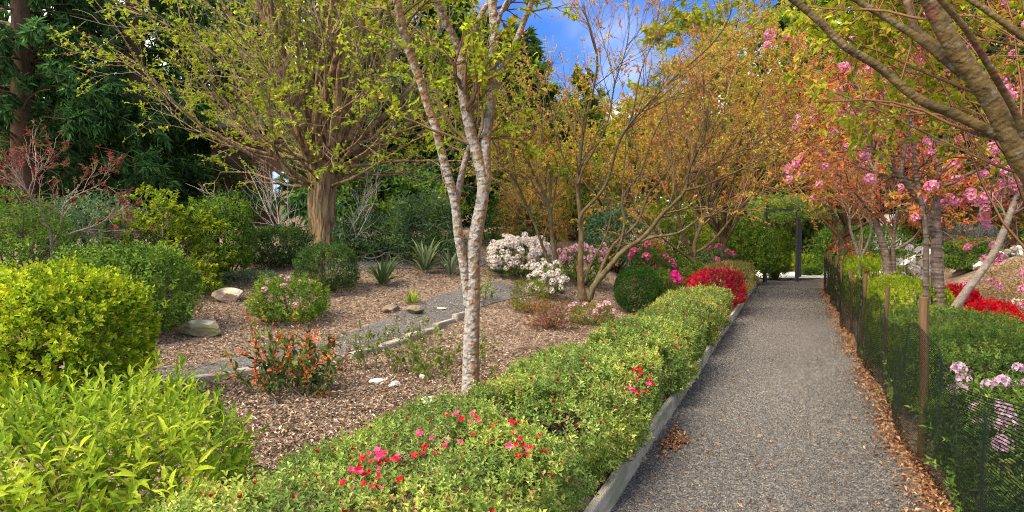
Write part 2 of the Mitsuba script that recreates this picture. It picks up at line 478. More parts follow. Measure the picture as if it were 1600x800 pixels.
def shrub(name, label, cat, c, rx, ry, h, shoots, k, L, W, pal, p=2.3, bump=.14, freq=2.2, seed=1, layers=.10, low=.38, rot=0., mat='leaf', hero=0, group=None,
          upright=.5, big=False, stems=14, stem_col=(.10, .07, .045), tipcol=None, open_=(.5, 1.25), z=None, droop=.16, space=.25, wild=.35, shag=None):
    rng = np.random.default_rng(seed)
    z = float(H(c[0], c[1])) if z is None else z
    pos, out, dep = dome(rng, shoots, rx, ry, h, p, low, bump, freq, seed, layers, L * .45 if shag is None else shag)
    ax = unit(out + np.array([0, 0, upright]) + rng.normal(0, wild, out.shape))
    ca, sa = math.cos(rot), math.sin(rot)
    M = np.array([[ca, -sa, 0], [sa, ca, 0], [0, 0, 1]])
    pos, ax = pos @ M.T + [c[0], c[1], z], ax @ M.T
    key = thing(name, label, cat, group)
    geo = rosettes(rng, pos, ax, k, L, W, pal, open_, space, big, tipcol=tipcol, droop=droop)
    put_foliage(key, geo, mat, hero)
    if stems:
        pick = rng.choice(len(pos), stems * 3, replace=False)
        b = np.array([c[0], c[1], z - .05]) + rng.normal(0, 1, (len(pick), 3)) * [rx * .10, ry * .10, 0]
        e = pos[pick]
        mid = b * .5 + e * .5 + np.array([0, 0, .12 * h])
        P = np.stack([b, b * .5 + mid * .5, mid, mid * .4 + e * .6, e], 1)
        R = np.linspace(.012, .004, 5)[None] * np.full((len(pick), 1), max(.6, min(1.6, h)))
        m, cc = twig_mesh([(P, R)], stem_col, rng)
        part(key, 'stems', m, 'twig', smooth=True, color=cc, kind='stuff')
    return key, pos, ax, out


def spot(x0, x1, ytop, Y, ry=.9):
    """(x, y), rx, ry, h of a shrub that spans x0..x1 of the photograph, Y metres ahead"""
    a, b, t = at(x0, ytop, Y), at(x1, ytop, Y), at((x0 + x1) / 2, ytop, Y)
    rx = (b[0] - a[0]) / 2
    return (t[0], Y), rx, rx * ry, t[2] - float(H(t[0], Y))


def bloom_mesh(rng, petals, size, col, ball=0.0, cup=.5, n=1, inner=None):
    """one flower (n = 1) or a round head of n flowers, about the origin, facing +z"""
    geos = []
    if n == 1:
        cs, ax = np.zeros((1, 3)), np.array([[0, 0, 1.]])
    else:
        g = (np.arange(n) + .5) / n
        zz = 1 - 1.45 * g
        a = np.arange(n) * 2.39996
        rr = np.sqrt(np.maximum(0, 1 - zz ** 2))
        ax = np.stack([rr * np.cos(a), rr * np.sin(a), zz], 1)
        cs = ax * ball
    for j in range(petals):
        az = j * 2 * np.pi / petals + rng.uniform(-.25, .25, len(cs))
        r1 = unit(np.cross(ax, np.array([.31, .77, .55])))
        r2 = np.cross(ax, r1)
        side = r1 * np.cos(az)[:, None] + r2 * np.sin(az)[:, None]
        A = side * math.cos(cup) + ax * math.sin(cup)
        Nn = ax * math.cos(cup) - side * math.sin(cup)
        C = np.array(col) * np.exp(rng.normal(0, .13, (len(cs), 1)))
        if inner is not None:
            C = np.where(rng.random((len(cs), 1)) < .35, np.array(inner), C)
        geos.append(leaf_geo(cs + rng.normal(0, size * .06, cs.shape), A, Nn, size, size * .85, C, False, .12, .12))
    return joined(geos)


BLOOM = {}


def bloom(kind, variant):
    """a shape dict that every flower of a kind shares"""
    if (kind, variant) not in BLOOM:
        rng = np.random.default_rng(hash_of(kind) + variant)
        m, c = BLOOMS[kind](rng)
        BLOOM[kind, variant] = mikit.ply(m, 'petal', color=c)
    return BLOOM[kind, variant]


def hash_of(s):
    return sum(ord(ch) * (i + 7) for i, ch in enumerate(s))


BLOOMS = {
    'red_azalea': lambda r: bloom_mesh(r, 5, .026, (.62, .012, .035), inner=(.72, .05, .10)),
    'pink_azalea': lambda r: bloom_mesh(r, 5, .030, (.78, .05, .22), inner=(.80, .16, .32)),
    'bud': lambda r: bloom_mesh(r, 4, .020, (.38, .035, .03), cup=1.1),
    'white_truss': lambda r: bloom_mesh(r, 4, .045, (.82, .78, .72), ball=.055, n=9, inner=(.80, .68, .66)),
    'mauve_truss': lambda r: bloom_mesh(r, 5, .030, (.62, .42, .56), ball=.040, n=12, inner=(.76, .62, .70)),
    'pink_truss': lambda r: bloom_mesh(r, 5, .040, (.72, .12, .30), ball=.05, n=9, inner=(.80, .30, .42)),
    'pale_pink_truss': lambda r: bloom_mesh(r, 5, .036, (.76, .40, .52), ball=.045, n=9, inner=(.82, .58, .64)),
    'magenta_truss': lambda r: bloom_mesh(r, 5, .042, (.80, .02, .34), ball=.05, n=10, inner=(.85, .10, .42)),
    'cherry': lambda r: bloom_mesh(r, 6, .034, (.74, .26, .45), ball=.050, n=15, inner=(.84, .50, .64)),
    'peach': lambda r: bloom_mesh(r, 5, .030, (.80, .50, .46), inner=(.86, .62, .60)),
}


def put_blooms(key, kind, pts, axs, rng, name='flower', scale=(.8, 1.2), limit=300, sink=0.0):
    """flowers on a plant: singly up to the limit, the others in one mesh"""
    pts, axs = np.asarray(pts), unit(np.asarray(axs))
    o = np.argsort(np.linalg.norm(pts - [0, 0, EYE], axis=1))
    pts, axs = pts[o], axs[o]
    rest = []
    for i, (p, a) in enumerate(zip(pts, axs)):
        x = unit(np.cross(a, rng.normal(0, 1, 3)))
        s = rng.uniform(*scale)
        M = np.eye(4)
        M[:3, 0], M[:3, 1], M[:3, 2], M[:3, 3] = x * s, np.cross(a, x) * s, a * s, p - a * sink
        v = int(rng.integers(4))
        if i < limit:
            part(key, name, None, None, shape=bloom(kind, v), to_world=T(M))
        else:
            rest.append((v, M))
    if rest:
        import meshkit
        vs, fs, cs, k = [], [], [], 0
        for v, M in rest:
            a, f, _, _, c = meshkit.WRITTEN[bloom(kind, v)['filename']]
            vs.append(a @ M[:3, :3].T + M[:3, 3]), fs.append(f + k), cs.append(c)
            k += len(a)
        part(key, name + '_mass', (np.vstack(vs), np.vstack(fs)), 'petal', color=np.vstack(cs), kind='stuff')


# ------------------------------------------------------------------ ground, paths
def sheet(xs, ys, fn):
    X, Y = np.meshgrid(xs, ys, indexing='ij')
    V = np.stack([X, Y, fn(X, Y)], -1).reshape(-1, 3)
    n = len(ys)
    i, j = np.meshgrid(np.arange(len(xs) - 1), np.arange(n - 1), indexing='ij')
    q = np.stack([i * n + j, (i + 1) * n + j, (i + 1) * n + j + 1, i * n + j + 1], -1).reshape(-1, 4)
    return V, np.vstack([q[:, [0, 1, 2]], q[:, [0, 2, 3]]])


def spread(near, far, step):
    a = np.arange(near[0], near[1] + step, step)
    g = np.geomspace(.4, far, 26)
    return np.r_[(near[0] - g)[::-1], a, near[1] + g]


PATH = (-.94, .68)                                    # main path from its left to its right edge
single('ground', sheet(spread((-14, 16), 500, .15), spread((1, 32), 500, .15), lambda x, y: H(x, y) - .02 * (1 - sstep(.0, .1, np.abs(ls(x, y)[0] + .13) - .80))),
       'mulch', 'brown bark mulched soil of the garden beds', kind='structure', smooth=True)


def path_sheet():
    ss, ll = np.arange(-4, 22.6, .1), np.linspace(PATH[0] + .004, PATH[1] + .05, 18)
    S, Lx = np.meshgrid(ss, ll, indexing='ij')
    X, Y = xy(Lx, S)
    Z = .004 + .014 * (vfbm(np.stack([X * 1.6, Y * 1.6, X * 0], -1), 3, 8) - .5) + .012 * (1 - ((Lx + .13) / .82) ** 2)
    n = len(ll)
    i, j = np.meshgrid(np.arange(len(ss) - 1), np.arange(n - 1), indexing='ij')
    q = np.stack([i * n + j, i * n + j + 1, (i + 1) * n + j + 1, (i + 1) * n + j], -1).reshape(-1, 4)
    return np.stack([X, Y, Z], -1).reshape(-1, 3), np.vstack([q[:, [0, 1, 2]], q[:, [0, 2, 3]]])


single('path', path_sheet(), 'gravel', 'wide grey gravel footpath leading away on the right', kind='structure', smooth=True)

KERB = np.array([ground(*q)[:2] for q in ((225, 607), (310, 597), (390, 587), (470, 574), (545, 562), (610, 543), (670, 520), (722, 496), (775, 476), (840, 462))])
KERB = curve(np.c_[KERB, KERB[:, 0] * 0], 60)[:, :2]
SIDE_W = .88


def ribbon(line, w0, w1, lift, n=10):
    t = unit(np.gradient(line, axis=0))
    nrm = np.stack([-t[:, 1], t[:, 0]], 1)
    w = np.linspace(w0, w1, n)
    P = line[:, None] + nrm[:, None] * w[None, :, None]
    Z = H(P[..., 0], P[..., 1]) + lift
    V = np.concatenate([P, Z[..., None]], -1).reshape(-1, 3)
    i, j = np.meshgrid(np.arange(len(line) - 1), np.arange(n - 1), indexing='ij')
    q = np.stack([i * n + j, (i + 1) * n + j, (i + 1) * n + j + 1, i * n + j + 1], -1).reshape(-1, 4)
    return V, np.vstack([q[:, [0, 1, 2]], q[:, [0, 2, 3]]])


first = KERB[0] + (KERB[0] - KERB[4]) * np.linspace(1.6, .1, 12)[:, None]
LINE = np.vstack([first, KERB])
single('side_path', ribbon(LINE, .06, SIDE_W, .012), 'gravel', 'narrow grey gravel path winding through the left beds', kind='structure', smooth=True)
back = curve(np.array([[*ground(q, r)[:2], 0] for q, r in ((500, 424), (580, 421), (660, 420), (740, 424))]), 30)[:, :2]
single('side_path', ribbon(back, 0, .9, .012), 'gravel', 'strip of grey gravel path showing behind the strap leaved plants', kind='structure', smooth=True)


def chips(rng, X, Y, Z, Lr, Wr, pal, tilt=.35, thin=True):
    n = len(X)
    a = rng.uniform(0, 2 * np.pi, n)
    A = np.stack([np.cos(a), np.sin(a), rng.normal(0, tilt, n)], 1)
    N = unit(np.array([0, 0, 1.]) + rng.normal(0, tilt, (n, 3)))
    A, L, W = unit(A), rng.uniform(*Lr, n), rng.uniform(*Wr, n)
    N = unit(N - A * (N * A).sum(1, keepdims=True))
    S = np.cross(A, N)
    P = np.stack([X, Y, Z], 1)
    L, W = L[:, None], W[:, None]
    w2 = rng.uniform(.5, 1, (n, 1))
    V = np.stack([P - A * L / 2, P + S * W / 2 * w2 + A * L * .1, P + A * L / 2, P - S * W / 2 - A * L * .1, P + N * W * .35], 1)
    F = np.array([[0, 1, 4], [1, 2, 4], [2, 3, 4], [3, 0, 4]]) if not thin else np.array([[0, 1, 2], [0, 2, 3]])
    if thin:
        V = V[:, :4] + np.stack([N * 0, N * W * .4, N * 0, N * W * .4], 1)
    C = palette(rng, pal, n, .25)
    return V, F, np.repeat(C[:, None], V.shape[1], 1)


def scatter(rng, n, x, y, ok):
    X, Y = rng.uniform(*x, n), rng.uniform(*y, n)
    m = ok(X, Y)
    return X[m], Y[m]


from scipy.spatial import cKDTree
_tree = cKDTree(curve(np.c_[LINE, LINE[:, 0] * 0], 400)[:, :2])
_side = cKDTree(ribbon(curve(np.c_[LINE, LINE[:, 0] * 0], 200)[:, :2], .08, SIDE_W, 0)[0][:, :2])


def off_side(X, Y):
    return _side.query(np.stack([X, Y], 1))[0] > .09 - .22 * sstep(.45, .7, vfbm(np.stack([X * 2.2, Y * 2.2, X * 0], -1), 3, 6)) * np.random.default_rng(1).random(len(X))


rng = np.random.default_rng(5)
nm = 112000
u = rng.random(nm)
Ym = 4.0 * (14.0 / 4.0) ** u
Xm = rng.uniform(-.62, .30, nm) * Ym
keep = (ls(Xm, Ym)[0] < -1.05) & off_side(Xm, Ym) & (rng.random(nm) < np.clip(.35 + Ym / 9, 0, 1))
Xm, Ym = Xm[keep], Ym[keep]
MULCH = [((.31, .235, .17), 3), ((.20, .14, .097), 3), ((.43, .355, .28), 2.4), ((.105, .072, .05), 2.4), ((.56, .49, .41), .9), ((.30, .195, .12), .6)]
sz = np.clip(Ym / 6, .8, 1.6)
g = chips(rng, Xm, Ym, H(Xm, Ym) + rng.uniform(.0, .022, len(Xm)), (.02, .06), (.009, .021), MULCH)
m, c = flat(*g)
single('bark_mulch', m, 'chip', 'loose brown bark chips covering the left beds', kind='stuff', color=c)

# paler pieces, dropped leaves and sticks among the chips
n = 2600
Yq = 4.0 * 3.2 ** rng.random(n)
Xq = rng.uniform(-.60, .28, n) * Yq
kq = (ls(Xq, Yq)[0] < -1.1) & off_side(Xq, Yq) & (vfbm(np.stack([Xq * .8, Yq * .8, Xq * 0], -1), 3, 12) > .47)
Xq, Yq = Xq[kq], Yq[kq]
g = chips(rng, Xq, Yq, H(Xq, Yq) + .018 + rng.uniform(0, .02, len(Xq)), (.035, .085), (.015, .038), [((.50, .36, .21), 3), ((.42, .24, .11), 2), ((.56, .50, .40), 2), ((.24, .12, .06), 2), ((.20, .24, .08), .6)], .3)
m, c = flat(*g)
single('dropped_leaves', m, 'chip', 'pale dropped leaves and bark strips strewn over the mulch', kind='stuff', color=c)

# leaf litter of the right path edge, and the odd leaf on the gravel
n = 9500
S = 1.5 * (20 / 1.5) ** rng.random(n)
Lt = .86 - np.abs(rng.normal(0, .10, n)) - .02 + .03 * np.sin(S * 3)
stray = rng.random(n) < .04
Lt = np.where(stray, rng.uniform(-.9, .75, n), Lt)
heap = rng.random(n) < .035
S, Lt = np.where(heap, 5.05 + rng.normal(0, .17, n), S), np.where(heap, -.86 + np.abs(rng.normal(0, .08, n)), Lt)
X, Y = xy(Lt, S)
LITTER = [((.30, .165, .085), 3), ((.20, .095, .055), 3), ((.40, .27, .155), 2.5), ((.11, .06, .038), 2), ((.42, .19, .09), .8)]
g = chips(rng, X, Y, .015 + rng.uniform(0, .03, n), (.018, .05), (.012, .026), LITTER, .45)
m, c = flat(*g)
single('leaf_litter', m, 'chip', 'dry brown fallen leaves along the edges of the gravel path', kind='stuff', color=c)

# loose stones on the gravel
n = 95000
S = 2.6 * (20 / 2.6) ** rng.random(n)
Lt = rng.uniform(PATH[0] + .02, PATH[1] + .02, n)
X, Y = xy(Lt, S)
X2 = rng.uniform(-.62, .05, 16000)
Y2 = rng.uniform(6.5, 11, 16000)
X2 = X2 * Y2
k = ~off_side(X2, Y2)
X2, Y2 = X2[k], Y2[k]
Xg, Yg = np.r_[X, X2], np.r_[Y, Y2]
Zg = np.r_[np.full(n, .012) + .012 * (1 - ((Lt + .13) / .82) ** 2), H(X2, Y2) + .014]
GRAVEL = [((.150, .149, .146), 4), ((.095, .094, .093), 4), ((.22, .218, .212), 2), ((.34, .33, .31), .7), ((.20, .16, .11), .8), ((.055, .054, .053), 1.6)]
g = chips(rng, Xg, Yg, Zg, (.006, .015), (.006, .012), GRAVEL, .38)
m, c = flat(*g)
single('loose_gravel', m, 'chip', 'small loose grey stones strewn over the gravel paths', kind='stuff', color=c)


def box_mesh(size, bevel=.006, seed=0, wob=0.0):
    import manifold3d as m3
    sx, sy, sz = (max(v / 2 - bevel, 1e-3) for v in size)
    pts = [[a * sx + i * bevel, b * sy + j * bevel, c_ * sz + k_ * bevel] for a in (-1, 1) for b in (-1, 1) for c_ in (-1, 1) for i, j, k_ in ((a, 0, 0), (0, b, 0), (0, 0, c_))]
    m = m3.Manifold.hull_points(np.array(pts)).to_mesh()
    v = np.array(m.vert_properties[:, :3])
    if wob:
        v = v + np.random.default_rng(seed).normal(0, wob, v.shape)
    return v, np.array(m.tri_verts)


def placed(mesh, x, y, z, rz=0., rx=0., ry=0.):
    v, f = mesh
    R = trimesh.transformations.euler_matrix(rx, ry, rz)[:3, :3]
    return np.asarray(v) @ R.T + [x, y, z], f


HEAD = math.atan2(UY, UX)                              # heading of the path
edging = thing('timber_edging', 'weathered grey timber boards edging the left side of the wide gravel path', 'edging')
s0 = -3.0
for i, Lb in enumerate((3.6, 3.86, 3.0, 2.4, 3.6, 3.0, 3.6, 1.9)):
    x, y = xy(PATH[0] - .022 + (.014 if i == 1 else 0), s0 + Lb / 2)
    part(edging, 'board', placed(box_mesh((Lb - .012, .042, .22), .005, i, .002), x, y, .030 + (.014 if i == 1 else 0), HEAD + (.004 if i % 2 else -.003)), 'grey_board')
    s0 += Lb
for i, sp in enumerate((.56, 4.42, 7.4)):
    x, y = xy(PATH[0] - .072, sp)
    part(edging, 'peg', placed(box_mesh((.05, .045, .3), .004), x, y, .0, HEAD), 'grey_board')

kerb = thing('stone_kerb', 'low row of grey kerb stones along the near side of the narrow gravel path', 'kerb')
kl = curve(np.c_[LINE[6:], LINE[6:, 0] * 0], 300)[:, :2]
kd = np.r_[0, np.cumsum(np.linalg.norm(np.diff(kl, axis=0), axis=1))]
dd, i = 0.0, 0
while dd + 1.9 < kd[-1]:
    Lb = (.62, .55, .70, .58)[i % 4]
    a, b = (np.array([np.interp(q, kd, kl[:, 0]), np.interp(q, kd, kl[:, 1])]) for q in (dd, min(dd + Lb, kd[-1])))
    mm, d = (a + b) / 2, b - a
    part(kerb, 'kerb_stone', placed(box_mesh((np.linalg.norm(d) - .016, .10, .17), .014, i, .006), mm[0], mm[1], float(H(*mm)) - .015 + .006 * (i % 3 - 1), math.atan2(d[1], d[0]) + .02 * (i % 3 - 1)), 'kerb_stone')
    dd += Lb
    i += 1


def stone(name, label, px, py, size, mat, seed, rz=0., sink=.25, tilt=0., y=None):
    m = trimesh.creation.icosphere(4)
    v = np.array(m.vertices)
    r = np.random.default_rng(seed)
    for _ in range(11):                                # flat broken faces
        d = unit(r.normal(0, 1, 3) * [1, 1, .8])
        k = r.uniform(.55, .82)
        over = np.maximum(v @ d - k, 0)
        v = v - over[:, None] * d
    v = v * (1 + .10 * (vfbm(v * 2.2 + seed, 4, seed)[:, None] - .5))
    v = v * np.array(size) / 2
    g = ground(px, py)
    return single(name, placed((v, m.faces), g[0], g[1], g[2] + size[2] * (.5 - sink), rz, tilt, 0), mat, label, 'rock', smooth=25)


stone('rock', 'low mossy grey rock lying on mulch above the narrow gravel path', 316, 522, (.70, .44, .27), 'mossy_stone', 3, -.25, .20, .12)
stone('rock', 'pale cream sandstone block on mulch between the green bushes', 357, 470, (.55, .40, .30), 'sandstone', 5, .1, .3)
stone('rock', 'small mossy stone beside the narrow gravel path, left one of a pair', 610, 487, (.30, .25, .17), 'mossy_stone', 6)
stone('rock', 'small mossy stone beside the narrow gravel path, right one of a pair', 648, 490, (.30, .26, .17), 'mossy_stone', 8)
for i, (px, py, s, lab) in enumerate(((590, 600, .17, 'small white stone on mulch, leftmost beside the kerb'), (615, 604, .15, 'flat white stone lying on mulch in front of leafy plants'),
                                      (668, 632, .20, 'white stone on mulch nearest to the silver trunk'), (660, 592, .13, 'small white stone under the low leafy plants'),
                                      (690, 484, .16, 'pale stone at the bend of the narrow path behind the silver trunk'))):
    stone('pale_stone', lab, px, py, (s, s * .7, s * .4), 'white_stone', 20 + i, i * .7, .2)

# ------------------------------------------------------------------ shrubs of the left beds
LIME = [((.26, .36, .025), 4), ((.18, .28, .025), 3), ((.34, .42, .05), 2), ((.11, .19, .02), 1)]
YELLOW = [((.255, .37, .02), 4), ((.19, .30, .02), 3), ((.345, .43, .035), 2), ((.10, .18, .018), 2)]
MID = [((.085, .16, .025), 4), ((.12, .20, .03), 3), ((.06, .115, .02), 2)]
DARK = [((.040, .085, .022), 4), ((.06, .115, .03), 3), ((.028, .055, .018), 2)]
BLUEG = [((.09, .15, .075), 4), ((.13, .20, .10), 3), ((.055, .10, .05), 2)]
HEDGE = [((.185, .265, .055), 4), ((.27, .35, .09), 3), ((.105, .17, .04), 2.2), ((.27, .20, .085), .5), ((.38, .43, .14), .6)]


def brighter(pal, k):
    return [(tuple(min(.62, v * k) for v in c_), w) for c_, w in pal]


LIME, YELLOW, MID, DARK, BLUEG, HEDGE = (brighter(q_, k_) for q_, k_ in ((LIME, 1.22), (YELLOW, 1.2), (MID, 1.5), (DARK, 1.55), (BLUEG, 1.45), (HEDGE, 1.35)))

# foreground: lime shrub of long pointed leaves
c, rx, ry, h = spot(-150, 372, 612, 3.0, .95)
rng = np.random.default_rng(31)
k, pos, ax, out = shrub('lime_shrub', 'bright lime green shrub of long pointed leaves, nearest of all on the left', 'shrub', c, rx, ry, h, 1150, 6, .092, .026, LIME, p=2.5, bump=.20, freq=2.6, seed=31,
                        layers=.13, hero=HERO, upright=.75, big=True, wild=.30, open_=(.45, 1.2), droop=.14, space=.30, stem_col=(.16, .17, .05))
q = rng.choice(len(pos), 190, replace=False)
bud = trimesh.creation.icosphere(0, .0028)
bv, bf = [], []
for i in q:
    for _ in range(5):
        o = pos[i] + rng.normal(0, .022, 3)
        bv.append(bud.vertices + o), bf.append(bud.faces + 12 * len(bf))
part(k, 'buds', (np.vstack(bv), np.vstack(bf)), 'cream_wall', kind='stuff')

# round yellow green shrub
c, rx, ry, h = spot(-62, 222, 412, 5.5, 1.0)
shrub('golden_shrub', 'large rounded yellow green shrub of small leaves at the left edge', 'shrub', c, rx, ry, h, 4700, 6, .052, .034, YELLOW, p=2.2, bump=.17, freq=3.4, seed=32, layers=.10, hero=HERO,
      low=.42, upright=.35, open_=(.35, 1.15), tipcol=((.46, .50, .03), 2, .5), stem_col=(.12, .08, .04))

# glossy dark shrub behind it
c, rx, ry, h = spot(92, 292, 380, 8.7, .9)
shrub('camellia_shrub', 'dark glossy green shrub with lighter leaf tips behind the rounded yellow green shrub', 'shrub', c, rx, ry, h, 2300, 6, .072, .034, MID, p=2.4, bump=.18, freq=1.8, seed=33,
      layers=.12, mat='gloss_leaf', hero=HERO, tipcol=((.22, .30, .05), 2, .35), low=.45)

# small azalea with pink flowers
c, rx, ry, h = spot(386, 518, 430, 9.5, .9)
k, pos, ax, out = shrub('flowering_shrub', 'small fresh green azalea dotted with pale pink flowers on mulch', 'shrub', c, rx, ry, h, 900, 6, .058, .024, [((.16, .27, .03), 4), ((.10, .18, .025), 3), ((.24, .34, .05), 2)],
                        p=2.1, bump=.22, freq=2.6, seed=34, layers=.14, hero=120)
r = np.random.default_rng(34)
q = [i for i in r.permutation(len(pos)) if out[i][2] > -.1][:16]
put_blooms(k, 'pale_pink_truss', pos[q], ax[q], r, scale=(.5, .8))

c, rx, ry, h = spot(462, 560, 380, 11.2, .9)
shrub('dense_shrub', 'dense dark green rounded shrub in front of the furrowed brown trunk', 'shrub', c, rx, ry, h, 1500, 5, .055, .020, DARK, p=2.3, bump=.14, seed=35, low=.45)

# plants with strap leaves
def straps(name, label, px, py, y, n, L, W, pal, seed, cat='plant', lean=(.15, .95), group=None, mat='gloss_leaf', bend=.9):
    rng = np.random.default_rng(seed)
    b = at(px, py, y)
    b[2] = float(H(b[0], b[1]))
    key = thing(name, label, cat, group)
    for i in range(n):
        az, ln = rng.uniform(0, 2 * np.pi), rng.uniform(*lean)
        d = np.array([math.cos(az), math.sin(az), 0])
        l, m = L * rng.uniform(.7, 1.15), 7
        t = np.linspace(0, 1, m)
        ang = ln + bend * t ** 2 * (.4 + ln)
        step = np.stack([np.outer(np.sin(ang), d)[:, 0], np.outer(np.sin(ang), d)[:, 1], np.cos(ang)], 1) * l / m
        line = b + d * .02 + rng.normal(0, .02, 3) * [1, 1, 0] + np.cumsum(step, 0)
        side = np.cross(d, [0, 0, 1.])
        w = W * np.array([.6, .95, 1, .95, .8, .5, .05])[:, None] / 2
        up = np.cross(side, unit(np.gradient(line, axis=0)))
        V = np.stack([line - side * w + up * w * .35, line, line + side * w + up * w * .35], 1).reshape(-1, 3)
        F = []
        for q in range(m - 1):
            for s in (0, 1):
                a = q * 3 + s
                F += [[a, a + 1, a + 4], [a, a + 4, a + 3]]
        col = palette(rng, pal, 1, .2)[0] * np.linspace(.85, 1.15, m)[:, None]
        part(key, 'blade', (V, np.array(F)), mat, color=np.clip(np.repeat(col, 3, 0), 0, .9))
    return key


straps('strap_leaved_plant', 'dark green clump of broad strap leaves on mulch beside the dense dark shrub', 598, 458, 11.6, 44, .62, .045, [((.07, .12, .04), 3), ((.12, .18, .07), 2)], 36)
straps('strap_leaved_plant', 'pale green clump of strap leaves left of the silver trunk', 664, 436, 12.6, 40, .75, .045, [((.13, .18, .08), 3), ((.20, .25, .12), 2)], 37)
straps('strap_leaved_plant', 'smaller grey green clump of strap leaves touching the silver trunk', 704, 440, 12.4, 30, .6, .04, [((.12, .17, .09), 3), ((.17, .21, .12), 2)], 38)
straps('grass_tuft', 'dry silvery tuft of thin grass lying flat on the mulch', 830, 548, 8.2, 75, .34, .008, [((.42, .34, .27), 3), ((.28, .20, .15), 3), ((.5, .45, .38), 1)], 39, 'grass', (.5, 1.4), mat='leaf')
straps('iris_clump', 'clump of grey green blades behind the round clipped ball', 1052, 448, 13.6, 30, .6, .035, [((.10, .15, .08), 3), ((.16, .21, .11), 2)], 40)
for i, (px, py, y) in enumerate(((645, 478, 10.6), (470, 452, 11.9))):
    straps('lime_tuft', ('lime green tuft between the two small mossy stones', 'low lime green tuft at the foot of the dense dark shrub')[i], px, py, y, 36, .24, .02, YELLOW, 41 + i, 'plant')

# low ground cover
c, rx, ry, h = spot(322, 442, 424, 11.8, .5)
shrub('ground_cover', 'low blue green carpet plant behind the cream sandstone block', 'plant', c, rx, ry, h, 1100, 5, .035, .014, BLUEG, p=2.8, seed=43, stems=4)
c, rx, ry, h = spot(308, 350, 440, 11.2, .8)
shrub('ground_cover', 'small yellow green plant at the left end of the blue green carpet', 'plant', c, rx, ry, max(h, .2), 260, 5, .04, .018, YELLOW, seed=44, stems=3)
c, rx, ry, h = spot(795, 860, 432, 10.6, .6)
shrub('ground_cover', 'low lime and brown spreading plant below the white flowered bush', 'plant', c, rx, ry, max(h, .16), 600, 5, .035, .014, [((.22, .26, .03), 3), ((.30, .30, .05), 1), ((.2, .12, .06), 1)], p=2.5, seed=45, stems=4, bump=.3)
c, rx, ry, h = spot(812, 905, 462, 9.6, .6)
shrub('red_leaved_shrub', 'low sprawling shrub with reddish brown leaves in front of the maple stems', 'shrub', c, rx, ry, max(h, .25), 420, 4, .034, .014, [((.22, .06, .045), 3), ((.30, .12, .06), 2), ((.20, .22, .05), 1.5)], p=2.1, seed=46, bump=.35, layers=.3, stems=16,
      stem_col=(.20, .10, .07))
c, rx, ry, h = spot(885, 965, 474, 10.2, .6)
k, pos, ax, out = shrub('ground_cover', 'low yellow green spreading azalea with pink flowers at the foot of the maple', 'plant', c, rx, ry, max(h, .22), 700, 5, .035, .014, [((.24, .27, .04), 3), ((.15, .20, .03), 2), ((.25, .15, .07), 1)], p=2.3, seed=47, bump=.3, stems=4)
r = np.random.default_rng(47)
q = r.choice(len(pos), 14, replace=False)
put_blooms(k, 'pale_pink_truss', pos[q] + [0, 0, .03], ax[q], r, scale=(.5, .8))


def leafy(name, label, px, py, y, n, hgt, spread_, per, L, W, pal, seed, cat='plant', mat='leaf', hero=0, tips=None, tipn=0, big=False, lean=.4):
    """an open plant: a few stems with leaves along them"""
    rng = np.random.default_rng(seed)
    b = at(px, py, y)
    b[2] = float(H(b[0], b[1]))
    start = b + rng.normal(0, 1, (n, 3)) * [spread_ * .5, spread_ * .35, 0]
    start[:, 2] = H(start[:, 0], start[:, 1])
    P = walk(rng, start, np.array([0, 0, 1.]) + rng.normal(0, lean, (n, 3)), hgt * rng.uniform(.6, 1.1, n), 7, .14, .06)
    key = thing(name, label, cat)
    m, c = twig_mesh([(P, np.linspace(.005, .002, 7)[None].repeat(n, 0))], (.16, .12, .06), rng, 4)
    part(key, 'stems', m, 'twig', smooth=True, color=c, kind='stuff')
    V, F, C = sprays(rng, P, per, L, W, pal, flatness=.8, t0=.2, out=.4, big=big)
    if tips is not None:
        ax = unit(P[:, -1] - P[:, -2])
        V2, F2, C2 = rosettes(rng, P[:, -1], ax, tipn, L * .9, W * .8, tips, (.35, 1.1), big=big)
        V, C = np.concatenate([V, V2]), np.concatenate([C, C2])
    put_foliage(key, (V, F, C), mat, hero)


leafy('photinia', 'small upright shrub with orange red leaf tips in front of the kerb stones', 475, 634, 6.1, 36, .60, .36, 20, .080, .030, DARK, 51, 'shrub', 'gloss_leaf', 300, [((.68, .17, .05), 3), ((.70, .30, .08), 2), ((.48, .09, .04), 1)], 14, True, .5)
leafy('photinia', 'taller twig cluster with bright orange red tips left of the small upright shrub', 436, 606, 6.6, 13, .72, .20, 14, .07, .026, MID, 52, 'shrub', 'gloss_leaf', 120, [((.62, .13, .04), 3), ((.60, .22, .06), 2)], 12, True, .3)
leafy('leafy_plant', 'low spreading plant with fresh green leaves left of the silver trunk', 655, 580, 7.3, 30, .42, .9, 12, .062, .032, [((.13, .20, .035), 3), ((.19, .27, .05), 2), ((.09, .14, .03), 1)], 53, 'plant', 'leaf', 160)
leafy('leafy_plant', 'leafy green shoots growing right beside the silver trunk', 690, 612, 6.7, 16, .36, .5, 12, .06, .032, [((.12, .19, .035), 3), ((.19, .26, .05), 2)], 54, 'plant', 'leaf', 90)
leafy('leafy_plant', 'single upright leafy shoot standing before the kerb stones', 562, 588, 7.1, 5, .55, .10, 16, .06, .026, [((.14, .22, .04), 3), ((.20, .28, .06), 2)], 55, 'plant', 'leaf', 60)
leafy('leafy_plant', 'trailing green plant growing over the kerb stones', 610, 535, 8.4, 14, .34, .7, 10, .055, .028, [((.13, .20, .04), 3), ((.18, .25, .05), 2)], 56, 'plant', 'leaf', 60)
leafy('leafy_plant', 'bright green weedy tuft right behind the silver trunk', 752, 455, 11.0, 10, .5, .14, 12, .07, .028, LIME, 57, 'plant')

